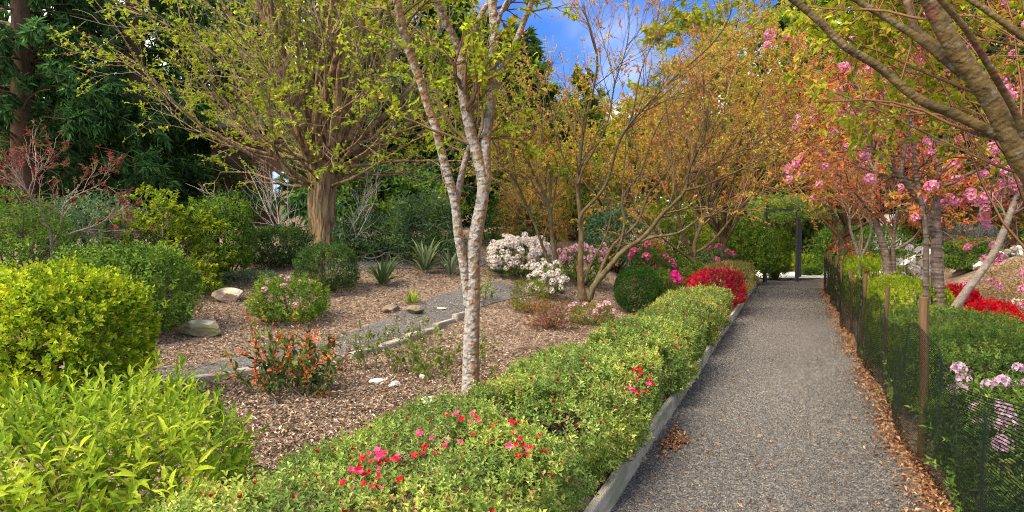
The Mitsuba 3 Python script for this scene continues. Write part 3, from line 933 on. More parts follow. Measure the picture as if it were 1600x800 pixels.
# clipped ball
c, rx, ry, h = spot(960, 1035, 414, 11.6, 1.0)
shrub('topiary_ball', 'dark green clipped round ball shrub beside the azalea hedge', 'shrub', c, rx, ry, h, 6000, 5, .028, .010, [((.035, .095, .02), 3), ((.055, .13, .025), 3), ((.10, .19, .03), .8)], p=2.15, bump=.03, seed=60, layers=.05, low=.47, wild=.5, shag=.004, stems=0)

# ------------------------------------------------------------------ the azalea hedge along the edging
MOUND = [  # s0, s1, l0, l1, height, seed, leaves, label
    (.6, 3.7, -2.30, -.87, .58, 71, 13500, 'nearest green azalea mound with red flowers, at the bottom of the view'),
    (3.2, 6.0, -1.98, -.87, .61, 72, 12500, 'light green azalea mound beside the silver trunk'),
    (5.5, 8.4, -1.86, -.88, .61, 73, 9500, 'light green azalea mound with scattered red buds, third along the edging boards'),
    (7.8, 12.3, -1.78, -.89, .62, 74, 8500, 'bronze tinted azalea mound just before the crimson one'),
]
for s0, s1, l0, l1, hh, sd, ns, lab in MOUND:
    x, y = xy((l0 + l1) / 2, (s0 + s1) / 2)
    bronze = [((.26, .17, .05), 2.0)] if sd == 74 else [((.25, .18, .05), .35 if sd == 73 else .12)]
    rng = np.random.default_rng(sd)
    sc = 1 + .10 * (sd - 71)
    k, pos, ax, out = shrub('azalea_shrub', lab, 'shrub', (x, y), (s1 - s0) / 2, (l1 - l0) / 2, hh, ns, 5, .029 * sc, .0155 * sc, HEDGE + bronze, p=2.6, bump=.34, freq=2.9, seed=sd, layers=.075, low=.45,
                            rot=HEAD, upright=.55, z=.06, group='azalea mounds along the edging boards' if False else None, hero=0, stems=10)
    top = np.where(out[:, 2] > .35)[0]
    if sd in (71, 72):
        # the red flowers stand in loose patches
        n1 = 70 if sd == 71 else 30
        ctr = [level(px, py, .56)[:2] for px, py in (((690, 715), (740, 690), (600, 740), (580, 770), (800, 720)) if sd == 71 else ((1010, 590), (680, 670), (1000, 600)))]
        d = np.min([np.linalg.norm(pos[top][:, :2] - cc, axis=1) for cc in ctr], 0)
        q = top[np.argsort(d + rng.exponential(.55, len(top)))[:n1]]
        put_blooms(k, 'pink_azalea', pos[q[: n1 // 3]] + ax[q[: n1 // 3]] * .012, ax[q[: n1 // 3]] + [-.3, -.7, 0], rng, scale=(.45, .95))
        put_blooms(k, 'red_azalea', pos[q[n1 // 3:]] + ax[q[n1 // 3:]] * .012, ax[q[n1 // 3:]] + [-.3, -.7, 0], rng, scale=(.45, .95))
        q = rng.choice(top, 110)
        put_blooms(k, 'bud', pos[q] + ax[q] * .01, ax[q], rng, 'bud')
    else:
        q = rng.choice(np.where(out[:, 2] > -.2)[0], 40 if sd == 73 else 90)
        put_blooms(k, 'bud', pos[q] + ax[q] * .012, ax[q], rng, 'bud', (.9, 1.5))
        if sd == 73:
            q = rng.choice(np.where(out[:, 2] > -.2)[0], 14)
            put_blooms(k, 'red_azalea', pos[q] + ax[q] * .012, ax[q], rng)

x, y = xy(-1.36, 13.35)
RED = [((.55, .012, .045), 4), ((.36, .010, .03), 2), ((.74, .04, .12), 2.4), ((.17, .20, .04), 1.6), ((.40, .14, .06), .6)]
shrub('red_azalea', 'azalea mound smothered in crimson flowers beside the left edging board', 'shrub', (x, y), 1.2, .56, .80, 3000, 5, .034, .026, RED, p=2.3, bump=.42, freq=2.6, seed=76, layers=.12, rot=HEAD, z=.08, mat='petal', low=.45)
x, y = xy(-1.42, 16.4)
shrub('golden_azalea', 'olive gold clipped azalea at the far end of the left edging', 'shrub', (x, y), 2.6, .62, .78, 4200, 5, .032, .014, [((.42, .38, .10), 3), ((.30, .32, .09), 3), ((.42, .26, .10), 1)], p=2.8, bump=.14, seed=77, rot=HEAD, z=.08, low=.45)

# ------------------------------------------------------------------ shrubs behind, left to right
def back_shrub(name, label, x0, x1, ytop, Y, shoots, L, W, pal, seed, cat='shrub', p=2.3, bump=.2, ry=.8, blooms=None, nb=0, bscale=(.8, 1.2), mat='leaf', k=5, hero=0, layers=.13, top_only=False, low=.45, stems=10, **kw):
    c, rx, ry_, h = spot(x0, x1, ytop, Y, ry)
    key, pos, ax, out = shrub(name, label, cat, c, rx, ry_, h, shoots, k, L, W, pal, p=p, bump=bump, seed=seed, mat=mat, hero=hero, layers=layers, low=low, stems=stems, **kw)
    if blooms:
        r = np.random.default_rng(seed)
        toward = -np.array([c[0], c[1], 0]) / np.hypot(*c)
        ok = np.where((out @ toward > -.2) & (out[:, 2] > (.2 if top_only else -.5)))[0]
        q = r.choice(ok, min(nb, len(ok)), replace=False)
        put_blooms(key, blooms, pos[q] + ax[q] * .03, ax[q], r, scale=bscale)
    return key


back_shrub('evergreen_shrub', 'mid green leafy shrub behind the rounded yellow green shrub at the left edge', -70, 110, 300, 9.6, 1900, .075, .03, MID, 81, bump=.3, layers=.2)
back_shrub('evergreen_shrub', 'grey green shrub under the bare red tipped branches on the far left', 60, 240, 300, 10.8, 1900, .075, .03, BLUEG, 82, bump=.3, layers=.2)
back_shrub('evergreen_shrub', 'dark green shrub standing left of the furrowed brown trunk', 300, 395, 300, 12.2, 1700, .075, .03, MID, 83, bump=.25, layers=.16)
back_shrub('evergreen_shrub', 'lower dark green shrub at the left foot of the furrowed brown trunk', 372, 492, 352, 13.2, 1500, .07, .03, DARK, 84, bump=.25, layers=.16)
back_shrub('evergreen_shrub', 'yellow tinged green shrub between the layered lime maple and the dark shrub', 236, 330, 330, 11.8, 1200, .07, .03, MID + YELLOW[:1], 85, bump=.25, layers=.16)
back_shrub('rhododendron', 'dark green rhododendron at the right foot of the furrowed brown trunk', 524, 632, 336, 14.0, 900, .12, .038, DARK + BLUEG[:2], 86, bump=.25, mat='gloss_leaf', layers=.16)
back_shrub('long_leaved_shrub', 'shrub of long narrow drooping grey green leaves left of the silver trunk', 600, 722, 302, 13.6, 950, .16, .030, BLUEG + MID[:1], 87, bump=.25, layers=.18, open_=(.4, 1.5), upright=.3)
back_shrub('rhododendron', 'dark rhododendron behind the white flowered bush', 745, 880, 330, 15.6, 900, .11, .035, DARK, 88, bump=.25, mat='gloss_leaf')
back_shrub('white_rhododendron', 'rounded bush covered in white flowers right of the silver trunk', 762, 862, 374, 12.9, 900, .06, .022, DARK + MID[:1], 89, blooms='white_truss', nb=175, bscale=(.6, .95), bump=.14)
back_shrub('white_rhododendron', 'smaller low bush with white flowers in front of the maple stems', 826, 884, 416, 11.8, 340, .05, .02, MID, 90, blooms='white_truss', nb=42, bscale=(.55, .85), bump=.2)
back_shrub('pink_rhododendron', 'green bush topped with pink flowers behind the maple stems', 872, 950, 386, 13.4, 500, .07, .026, MID, 91, blooms='pale_pink_truss', nb=34, bscale=(.8, 1.2), bump=.2, top_only=True)
back_shrub('bluish_shrub', 'blue green rhododendron seen between the maple stems', 908, 1012, 322, 15.5, 800, .12, .04, [((.08, .17, .085), 3), ((.13, .24, .12), 2), ((.05, .10, .05), 1)], 92, bump=.2)
back_shrub('pink_rhododendron', 'dark leaved bush with pink flowers behind the round clipped ball', 985, 1052, 384, 13.6, 500, .08, .028, DARK, 93, blooms='pink_truss', nb=12, bscale=(.9, 1.3), bump=.2)
back_shrub('magenta_rhododendron', 'low bush with one large magenta flower right of the round clipped ball', 1015, 1062, 420, 12.6, 260, .07, .026, MID, 94, blooms='magenta_truss', nb=3, bscale=(1.2, 1.5), bump=.2, top_only=True)
back_shrub('orange_azalea', 'bush with tawny orange new leaves behind the maple stems', 985, 1045, 370, 15.2, 420, .06, .022, [((.50, .20, .035), 3), ((.42, .26, .06), 2)], 95, bump=.2)
back_shrub('yellow_shrub', 'large yellow green shrub glowing behind the maple stems', 990, 1110, 308, 18.5, 1500, .085, .036, YELLOW + LIME[:1], 96, bump=.3, layers=.2)
back_shrub('yellow_shrub', 'second yellow green shrub left of the vine covered arch', 1085, 1165, 316, 20.5, 900, .085, .036, YELLOW + LIME[:1], 97, bump=.3, layers=.2)
back_shrub('camellia_shrub', 'tall dark green shrub left of the vine covered arch', 1118, 1208, 338, 19.6, 1800, .09, .04, MID + LIME[1:2], 98, bump=.2, mat='gloss_leaf')
back_shrub('pink_rhododendron', 'bush with coral pink flowers above the crimson mound', 1088, 1150, 384, 16.4, 420, .09, .03, BLUEG, 99, blooms='pink_truss', nb=20, bscale=(1.0, 1.5), bump=.2)
back_shrub('green_shrub', 'light green leafy shrub between the slender maple and the round clipped ball', 1045, 1100, 398, 14.6, 420, .08, .03, LIME[1:2] + MID, 100, bump=.3)
back_shrub('laceleaf_maple', 'low spreading maple with fine tawny orange leaves behind the silver trunk', 770, 895, 268, 15.2, 2600, .050, .012, [((.48, .30, .08), 3), ((.44, .40, .08), 3), ((.44, .18, .08), 1.4)], 101, 'tree', bump=.3, layers=.24, open_=(.6, 1.7), upright=.1, stems=24, mat='young_leaf')
back_shrub('lime_maple', 'bushy fresh green maple between the maple stems and the silver trunk', 800, 985, 232, 18.0, 2400, .085, .028, LIME + MID[:1], 102, 'tree', bump=.35, layers=.25, open_=(.6, 1.6), upright=.1, stems=20, mat='young_leaf')

# ------------------------------------------------------------------ fence of green netting on stakes
FL = .84                                               # its distance across the path
fence = thing('netting_fence', 'low fence of dark green plastic netting on wooden stakes along the right path edge', 'fence')
STAKES = [(2.9, 1.10, 0), (5.42, 1.13, 0), (7.75, 1.02, 1), (9.95, 1.02, 0), (11.6, 1.0, 1), (12.9, 1.06, 0), (14.5, 1.02, 0), (15.7, 1.06, 1), (16.9, 1.02, 0), (18.0, 1.06, 0), (19.2, 1.04, 1), (20.4, 1.04, 0)]
rng = np.random.default_rng(90)
for s, hh, lean in STAKES:
    x, y = xy(FL + .02 + rng.normal(0, .015), s)
    zz = np.linspace(-.15, hh, 9)
    tx, ty = rng.normal(0, .025, 2)
    line = np.stack([x + tx * zz + .006 * np.sin(zz * 5 + s), y + ty * zz, zz], 1)
    r = .031 if s < 6 else rng.uniform(.019, .026)
    v, f = trunk_tube(line, np.r_[np.full(8, r), r * .97], 10, .05, 9, int(s * 10))
    v[-2, 2] = hh + .004
    part(fence, 'stake', (v, f), 'stake_wood', smooth=40, label='nearest stake with a sawn orange brown top' if s == 5.42 else None)


def net_at(s, q):
    """the hanging net: along the fence, and from its bottom (0) to its top (1)"""
    ks = np.array([k[0] for k in STAKES])
    span = np.interp(s, ks, np.arange(len(ks))) % 1.0
    sag = np.sin(np.pi * span)
    top = .93 - .10 * sag + .03 * np.sin(s * 2.7)
    fold = (.016 * np.sin(s * 5.1 + 2 * q) + .008 * np.sin(s * 11.3 + 1.7 * q + 2)) * (.35 + .65 * sag) + .03 * sag * np.sin(s * 1.3 + 1)
    bunch = .55 * np.exp(-((span - np.round(span)) / .07) ** 2) * (np.round(span) - span)
    l = FL - .03 + fold * (.5 + .5 * q) + .05 * (1 - q) * np.sin(s * 1.9)
    ss = s + bunch * 1.0
    x, y = xy(l, ss)
    return np.stack([x, y, .015 + (top - .015) * q], -1)


def ribbons(P, w, across):
    """flat plastic strands along P (n,m,3), w wide"""
    n, m = P.shape[:2]
    V = np.stack([P - across * w / 2, P + across * w / 2], 2).reshape(-1, 3)
    a = np.arange(m - 1) * 2
    f = np.vstack([np.stack([a, a + 1, a + 3], 1), np.stack([a, a + 3, a + 2], 1)])
    return V, (f[None] + (np.arange(n) * m * 2)[:, None, None]).reshape(-1, 3)


ks = [k[0] for k in STAKES]
for i in range(len(ks) - 1):
    a, b = ks[i], ks[i + 1]
    near = (a + b) / 2
    pitch = .013 if near < 8.5 else .018 if near < 13 else .026
    wide = .0050 if near < 8.5 else .0085 if near < 13 else .015
    S = np.arange(a, b, pitch)
    Q = np.linspace(0, 1, 9)
    along = np.array([UX, UY, 0])
    P = net_at(*np.meshgrid(S, Q, indexing='ij'))
    v1, f1 = ribbons(P, wide, along)
    Q2 = np.linspace(0, 1, int(.93 / (pitch * 1.15)))
    S2 = np.linspace(a, b, int((b - a) / .06))
    P2 = net_at(*np.meshgrid(S2, Q2, indexing='ij')).swapaxes(0, 1) + np.array([UY, -UX, 0]) * .0015
    v2, f2 = ribbons(P2, wide * .9, np.array([0, 0, 1.]))
    part(fence, 'netting', (np.vstack([v1, v2]), np.vstack([f1, f2 + len(v1)])), 'net', kind='stuff')
    # cord along the top and the bottom edge
    for q in (0.0, 1.0):
        line = net_at(np.linspace(a, b, 40), np.full(40, q))
        part(fence, 'edge_cord', tubes(line[None], np.full((1, 40), .003), 5), 'net', smooth=True)

# ------------------------------------------------------------------ shrubs behind the fence
AZ = [((.12, .215, .045), 4), ((.18, .28, .06), 3), ((.08, .14, .03), 2), ((.25, .33, .08), 1)]


def fence_shrub(name, label, l, s, rl, rs, h, shoots, L, W, pal, seed, z=.03, **kw):
    x, y = xy(l, s)
    return shrub(name, label, 'shrub', (x, y), rs, rl, h, shoots, 5, L, W, pal, rot=HEAD, seed=seed, z=z, **kw)


k, pos, ax, out = fence_shrub('rhododendron', 'low rhododendron with mauve pink flower heads behind the netting, at the right edge', 1.44, 4.75, .56, .95, .58, 2600, .060, .024, AZ, 110, p=2.9, low=.3, bump=.2, hero=HERO, layers=.10)
r = np.random.default_rng(110)
q = [i for i in r.permutation(len(pos)) if out[i][2] > -.25 and out[i] @ [-.6, -.7, .5] > -.1][:95]
put_blooms(k, 'mauve_truss', pos[q] + ax[q] * .03, ax[q], r, scale=(.6, 1.0))
fence_shrub('azalea_shrub', 'spreading green azalea behind the netting next to the nearest stake', 1.54, 6.55, .70, 1.15, .72, 5600, .038, .017, AZ, 111, p=3.0, low=.3, bump=.22, layers=.09)
fence_shrub('azalea_shrub', 'green azalea behind the netting in front of the banded cherry trunk', 1.58, 8.4, .74, 1.05, .70, 4400, .038, .017, AZ + [((.22, .27, .05), 2)], 112, p=3.0, low=.3, bump=.2, layers=.09)
fence_shrub('azalea_shrub', 'green azalea with bronze tips on the right below the crimson mound', 2.75, 7.3, .60, 1.25, .80, 3800, .036, .015, AZ + [((.30, .28, .06), 3), ((.35, .14, .05), .6)], 113, p=2.4, bump=.22, layers=.10, z=.05)
fence_shrub('golden_shrub', 'flat topped yellow green shrub close behind the netting left of the nearest stake', 1.48, 10.6, .58, 1.0, .92, 4200, .034, .020, LIME + YELLOW[:1], 114, p=2.9, bump=.14, low=.3, tipcol=((.50, .50, .03), 2, .4))
fence_shrub('golden_shrub', 'smaller yellow green shrub behind the netting near the pale forked stems', 1.38, 14.4, .50, 1.6, 1.06, 2600, .042, .024, YELLOW + LIME[:1], 115, p=2.6, bump=.25)
fence_shrub('azalea_shrub', 'leafy shrub with pale tips behind the last stakes of the netting', 1.42, 18.6, .5, 1.9, .95, 1700, .06, .026, AZ + LIME[:1], 117, p=2.6)
RED2 = [((.62, .008, .030), 5), ((.46, .006, .02), 2), ((.74, .03, .07), 1), ((.12, .13, .03), .5)]
for i, (x0, x1, yt, Y, lab) in enumerate(((1502, 1592, 468, 8.4, 'crimson flowering azalea mound right of the leaning grey trunk'), (1466, 1530, 442, 9.8, 'crimson flowering azalea between the banded cherry trunk and the leaning grey trunk'))):
    c, rx, ry, h = spot(x0, x1, yt, Y, .8)
    shrub('red_azalea', lab, 'shrub', c, rx, ry, max(h, .35), 2600, 5, .028, .021, RED2, p=2.5, bump=.18, seed=118 + i, layers=.07, mat='petal')
c, rx, ry, h = spot(1380, 1452, 392, 12.4, .8)
k, pos, ax, out = shrub('white_azalea', 'white flowered azalea between the two cherry trunks', 'shrub', c, rx, ry, max(h, .4), 420, 5, .05, .022, MID, p=2.4, seed=121)
r = np.random.default_rng(121)
q = [i for i in r.permutation(len(pos)) if out[i][1] < .3][:60]
put_blooms(k, 'white_truss', pos[q] + ax[q] * .02, ax[q], r, scale=(.8, 1.1))
stone('rock', 'cream rock on the right bank behind the banded cherry trunk', 1500, 424, (.55, .4, .34), 'sandstone', 31, .2, .25, y=None)
stone('rock', 'paler cream rock touching the leaning grey trunk on the right bank', 1528, 420, (.50, .4, .30), 'white_stone', 32, -.3, .25)
stone('rock', 'small cream rock at the right edge of the photographed bank', 1590, 478, (.30, .22, .16), 'sandstone', 33, -.3, .25)
# the bank of fading ground cover
rng = np.random.default_rng(122)
n = 42000
X, Y = scatter(rng, n, (4.4, 11.5), (6.5, 14.5), lambda X, Y: (ls(X, Y)[0] > 2.2) & (X / Y > .60) & (X / Y < .90))
Z = H(X, Y)
lump = vfbm(np.stack([X * 1.8, Y * 1.8, X * 0], -1), 3, 4)
Z = Z + np.clip(lump - .40, 0, 1) * .55 * rng.uniform(0, 1, len(X)) ** .5
A = rng.normal(0, 1, (len(X), 3)) * [1, 1, .5] + [0, 0, .3]
Nn = rng.normal(0, .5, (len(X), 3)) + [0, 0, 1]
C = palette(rng, [((.34, .22, .08), 3), ((.42, .26, .10), 2), ((.24, .24, .06), 3), ((.48, .40, .26), 1), ((.19, .11, .05), 2)], len(X), .2)
m, c = flat(*leaf_geo(np.stack([X, Y, Z], 1), A, Nn, rng.uniform(.03, .065, len(X)), rng.uniform(.014, .028, len(X)), C))
single('bank_cover', m, 'leaf', 'fading orange brown ground cover on the right bank', kind='stuff', color=c)

back_shrub('clipped_hedge', 'low clipped green hedge behind the banded cherry trunk', 1478, 1560, 374, 15.6, 2200, .05, .024, MID + DARK[:1], 123, 'hedge', p=4.0, bump=.06, ry=.4)
back_shrub('lavender', 'grey blue lavender clump rising behind the low clipped hedge', 1478, 1556, 350, 17.2, 900, .10, .012, [((.24, .25, .24), 3), ((.16, .20, .12), 2), ((.30, .27, .34), 1)], 124, bump=.2, upright=1.4, open_=(.1, .7))
back_shrub('clipped_hedge', 'long dark clipped hedge behind the pale forked stems', 1270, 1448, 352, 24.0, 5200, .07, .035, MID + DARK[:1], 125, 'hedge', p=4.0, bump=.07, ry=.35)
back_shrub('clipped_hedge', 'low bright yellow green hedge beyond the end of the path', 1196, 1300, 398, 26.5, 2200, .07, .035, LIME, 126, 'hedge', p=4.5, bump=.06, ry=.25)
back_shrub('green_shrub', 'ferny green plant at the far end of the netting fence', 1252, 1284, 420, 23.5, 300, .11, .03, MID, 127)
back_shrub('green_shrub', 'dark green bush spilling beside the grey post on the left of the arch', 1186, 1236, 356, 21.6, 1400, .10, .032, MID[:1] + BLUEG[:1] + LIME[:2], 128, bump=.2)
back_shrub('variegated_shrub', 'pale mottled shrub behind the vine covered arch', 1205, 1300, 334, 30.0, 1200, .12, .055, BLUEG + LIME[:2] + [((.5, .5, .36), .7)], 129, bump=.25)

# arch with a climber at the end of the path
arch = thing('garden_arch', 'dark slim posts and beams of the arch at the far end of the path', 'arch')
a, b = at(1245, 442, 20.6), at(1195, 436, 20.4)
for q in (a, b, a + [.9, 1.9, 0], b + [.9, 1.9, 0]):
    part(arch, 'post', placed(box_mesh((.085, .085, 2.2), .006), q[0], q[1], float(H(q[0], q[1])) + 1.08, .4), 'dark_post')
for u, w in ((a, b), (a + [.9, 1.9, 0], b + [.9, 1.9, 0]), (a, a + [.9, 1.9, 0]), (b, b + [.9, 1.9, 0])):
    d = w - u
    mm = (u + w) / 2
    part(arch, 'beam', placed(box_mesh((np.hypot(d[0], d[1]) + .2, .05, .06), .005), mm[0], mm[1], 2.24 + (.0 if abs(d[0]) > .95 else .104), math.atan2(d[1], d[0])), 'dark_post')
rng = np.random.default_rng(130)
vine = thing('climbing_plant', 'fresh green climber heaped over the top of the arch', 'plant')
pos, out, dep = dome(rng, 1500, 1.45, 1.5, .75, 2.2, .3, .5, 1.9, 9, .3, .08)
ctr = (a + b) / 2 + np.array([.65, .9, 0])
pos = pos + [ctr[0], ctr[1], 1.93]
put_foliage(vine, rosettes(rng, pos, unit(out + rng.normal(0, .4, out.shape)), 5, .09, .045, [((.26, .40, .08), 3), ((.36, .50, .15), 2), ((.17, .28, .06), 2)]), 'young_leaf')
st = np.array([[ctr[0] + dx, ctr[1] + dy, 1.95] for dx, dy in rng.normal(0, .6, (30, 2))])
m, c = twig_mesh([(walk(rng, st, rng.normal(0, 1, (30, 3)) * [1, 1, .3], .9, 6), np.full((30, 6), .008))], (.14, .10, .06), rng)
part(vine, 'stems', m, 'twig', smooth=True, color=c, kind='stuff')
single('paving', sheet(np.linspace(8.0, 15.0, 30), np.linspace(21.9, 25.2, 20), lambda x, y: H(x, y) + .03), 'concrete', 'pale paving crossing beyond the end of the path', kind='structure', smooth=True)

shed = thing('white_shed', 'small white painted shed with sloping roof glimpsed between the cherry trunks', 'shed')
p0 = at(1412, 358, 27.0)
zz = float(H(p0[0], p0[1]))
part(shed, 'wall', placed(box_mesh((1.5, 1.6, p0[2] - zz + .1), .01), p0[0], p0[1], zz + (p0[2] - zz + .1) / 2, .3), 'white_paint')
prof = np.array([[-.85, 0], [.85, 0], [.45, .42], [-.62, .50]])
v = np.array([[x_, y_, z_] for y_ in (-.9, .9) for x_, z_ in prof])
import manifold3d as m3
rm = m3.Manifold.hull_points(v).to_mesh()
part(shed, 'roof', placed((rm.vert_properties[:, :3], rm.tri_verts), p0[0], p0[1], p0[2] + .10, .3), 'white_paint')

wall = thing('stone_wall', 'short low wall of grey stones at the far right edge', 'wall')
rng = np.random.default_rng(131)
for row in range(2):
    for i in range(9):
        u = at(1556 + 11 * i + (5 if row else 0), 390, 15.4 + .05 * i)
        mm = trimesh.creation.icosphere(2)
        v = np.array(mm.vertices)
        for _ in range(7):
            d = unit(rng.normal(0, 1, 3))
            v = v - np.maximum(v @ d - rng.uniform(.5, .8), 0)[:, None] * d
        part(wall, 'stone', placed((v * [.11, .13, .075], mm.faces), u[0], u[1], float(H(u[0], u[1])) + .05 + .10 * row, rng.uniform(-.3, .3)), 'white_stone' if i % 3 == 0 else 'kerb_stone', smooth=25)

# ------------------------------------------------------------------ house behind the left trees
house = thing('house', 'dark brown timber house with a bright window behind the furrowed trunk', 'house')
hx0, hx1, hy = at(330, 300, 23.)[0], at(520, 300, 23.)[0], 23.0
hz = float(H((hx0 + hx1) / 2, hy))
part(house, 'wall', placed(box_mesh((hx1 - hx0, 5.0, 3.4), .01), (hx0 + hx1) / 2, hy + 2.5, hz + 1.7), 'brown_boards')
part(house, 'cream_wall', placed(box_mesh((1.6, .10, 1.25), .01), at(474, 350, hy)[0], hy - .05, hz + .62), 'cream_wall')
for sgn in (-1, 1):
    part(house, 'roof', placed(box_mesh((hx1 - hx0 + 1, 3.4, .14), .02), (hx0 + hx1) / 2, hy + 2.5 + sgn * 1.5, hz + 3.95, 0, -sgn * .42), 'roof_sheet')
w = part(house, 'window', placed(box_mesh((.66, .08, 1.34), .008), at(440, 290, hy)[0], hy - .04, at(440, 296, hy)[2]), 'dark_post')
for i in range(2):
    for j in range(3):
        q = at(440, 296, hy)
        scene[free(w + '__pane')] = mikit.ply(placed(box_mesh((.25, .012, .36), .002), q[0] - .145 + .29 * i, hy - .085, q[2] - .42 + .42 * j), 'pane_glass')
rail = thing('stair_rail', 'pale slanting timber stair rails beside the brown house', 'railing')
for dz in (0, .42):
    u, q = at(441, 352, 22.3), at(500, 326, 22.3)
    d = q - u
    part(rail, 'rail', placed(box_mesh((np.linalg.norm(d), .06, .13), .006), (u[0] + q[0]) / 2, 22.3, (u[2] + q[2]) / 2 - dz * .7, 0, 0, -math.atan2(d[2], d[0])), 'pale_rail')
for px in (458, 484):
    u = at(px, 345, 22.35)
    part(rail, 'post', placed(box_mesh((.07, .07, 1.5), .005), u[0], u[1] + .06, u[2] - .45), 'dark_post')

# ------------------------------------------------------------------ trees
def trace(pts, y0, y1, m=22):
    """a limb whose course is known from pts (places of the photograph) and from its distance at both ends"""
    d = np.r_[0, np.cumsum(np.hypot(*np.diff(np.array(pts, float), axis=0).T))]
    return curve([at(px, py, y0 + (y1 - y0) * k) for (px, py), k in zip(pts, d / d[-1])], m)


def tree_from(name, label, limbs, bark, levels, per, L, W, pal, seed, twig_col=(.20, .13, .07), flatness=.7, leaf_mat='young_leaf', sides=10, group=None, big=False, hang=0.0, t0=.3,
              rough=.05, flute=0., blooms=None, nb=0, bscale=(.8, 1.2), out=.5, skip=0, keep=None, smooth_twigs=True, cat='tree'):
    """limbs: (line, r0, r1); the first is the trunk. levels: keyword sets for sprout, each from the one before"""
    rng = np.random.default_rng(seed)
    key = thing(name, label, cat, group)
    M = 16
    par, prad = [], []
    for i, (line, r0, r1) in enumerate(limbs):
        R = r0 + (r1 - r0) * np.linspace(0, 1, len(line)) ** .85
        if i == 0:
            R = R * (1 + .32 * np.exp(-np.linspace(0, 1, len(line)) * 14))
        part(key, 'trunk' if i == 0 else 'limb', trunk_tube(line, R, sides if r0 > .015 else 6, rough, 7., seed + i, flute if i == 0 else flute * .5), bark, smooth=True)
        if i >= skip:
            k = np.linspace(0, len(line) - 1, M)
            par.append(np.stack([np.interp(k, np.arange(len(line)), line[:, q]) for q in range(3)], 1))
            prad.append(np.interp(k, np.arange(len(line)), R))
    P, R = np.array(par), np.array(prad)
    sets, tipsets = [], []
    for lv in levels:
        P2, R2 = sprout(rng, P, R, keep=keep, **lv)
        sets.append((P2, R2))
        P, R = P2, R2
    m, c = twig_mesh(sets, twig_col, rng)
    part(key, 'twigs', m, 'twig', smooth=smooth_twigs, color=c, kind='stuff')
    if per:
        n = int(per * len(P))
        idx = rng.choice(len(P), n // 4)
        put_foliage(key, sprays(rng, P[idx], 4, L, W, pal, flatness, t0, out, big, hang), leaf_mat, name='crown')
    if blooms:
        q = rng.choice(len(P), nb, replace=False)
        put_blooms(key, blooms, P[q, -1], rng.normal(0, .6, (nb, 3)) + [0, 0, -.2], rng, 'blossom', bscale)
    return key


def limb_on(limbs, pts, dy, m):
    """a limb that starts at the depth of whatever limb it leaves"""
    d0 = unit(at(*pts[0], 5.0) - [0, 0, EYE])
    best = (-1, None)
    for line, _, _ in limbs:
        c = unit(line - [0, 0, EYE]) @ d0
        k = int(np.argmax(c))
        if c[k] > best[0]:
            best = (c[k], line[k, 1])
    return trace(pts, best[1], best[1] + dy, m)


LIMEMAPLE = [((.40, .48, .03), 4), ((.31, .42, .03), 3), ((.48, .52, .05), 2)]
ORANGE = [((.62, .30, .10), 3), ((.62, .46, .08), 3), ((.60, .20, .12), 1.8), ((.48, .48, .07), 3)]
RUSSET = [((.62, .18, .08), 3), ((.62, .28, .10), 3), ((.58, .12, .08), 2), ((.56, .40, .08), 1)]
YG = [((.40, .44, .04), 4), ((.30, .37, .04), 3), ((.48, .44, .05), 1.5)]

# the silver and orange trunk by the hedge
y = 6.0
main = trace([(737, 655), (736, 560), (738, 480), (739, 420), (742, 376), (750, 332), (755, 291), (749, 255), (741, 227), (734, 200), (729, 176), (723, 137), (721, 96), (718, 74)], y, y, 48)
L_ = [(main, .082, .042)]
for pts, r0, r1, dy in (
        ([(732, 480), (727, 430), (722, 400), (716, 365), (711, 318), (706, 296), (700, 274), (689, 233), (681, 200), (670, 170), (656, 124), (642, 88), (631, 50), (620, 0), (612, -60)], .044, .034, -.25),
        ([(711, 330), (716, 300), (722, 271), (730, 241), (740, 212)], .032, .026, .25),
        ([(755, 300), (758, 262), (758, 227), (760, 209), (766, 165), (767, 118), (771, 82), (771, 27), (769, 0), (764, -60)], .056, .036, .2),
        ([(718, 80), (710, 60), (700, 41), (690, 18), (681, 0), (668, -50)], .036, .026, -.2),
        ([(719, 80), (733, 63), (745, 38), (752, 22), (766, 0), (780, -40)], .030, .020, .3),
        ([(763, 190), (772, 150), (780, 118), (793, 93), (810, 55), (822, 25), (832, 0), (845, -40)], .034, .024, .35),
        ([(770, 70), (776, 45), (783, 20), (793, 0), (806, -40)], .022, .015, -.2)):
    L_.append((limb_on(L_, pts, dy, 30), r0, r1))
tree_from('silver_tree', 'tall tree with forked silver and orange flaking trunk standing behind the near azalea hedge', L_, 'lit_lichen_bark',
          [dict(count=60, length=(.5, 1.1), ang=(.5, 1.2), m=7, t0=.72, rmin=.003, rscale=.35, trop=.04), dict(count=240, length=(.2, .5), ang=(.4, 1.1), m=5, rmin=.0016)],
          14, .060, .034, LIMEMAPLE + [((.42, .30, .05), 1)], 201, sides=16, rough=.07)

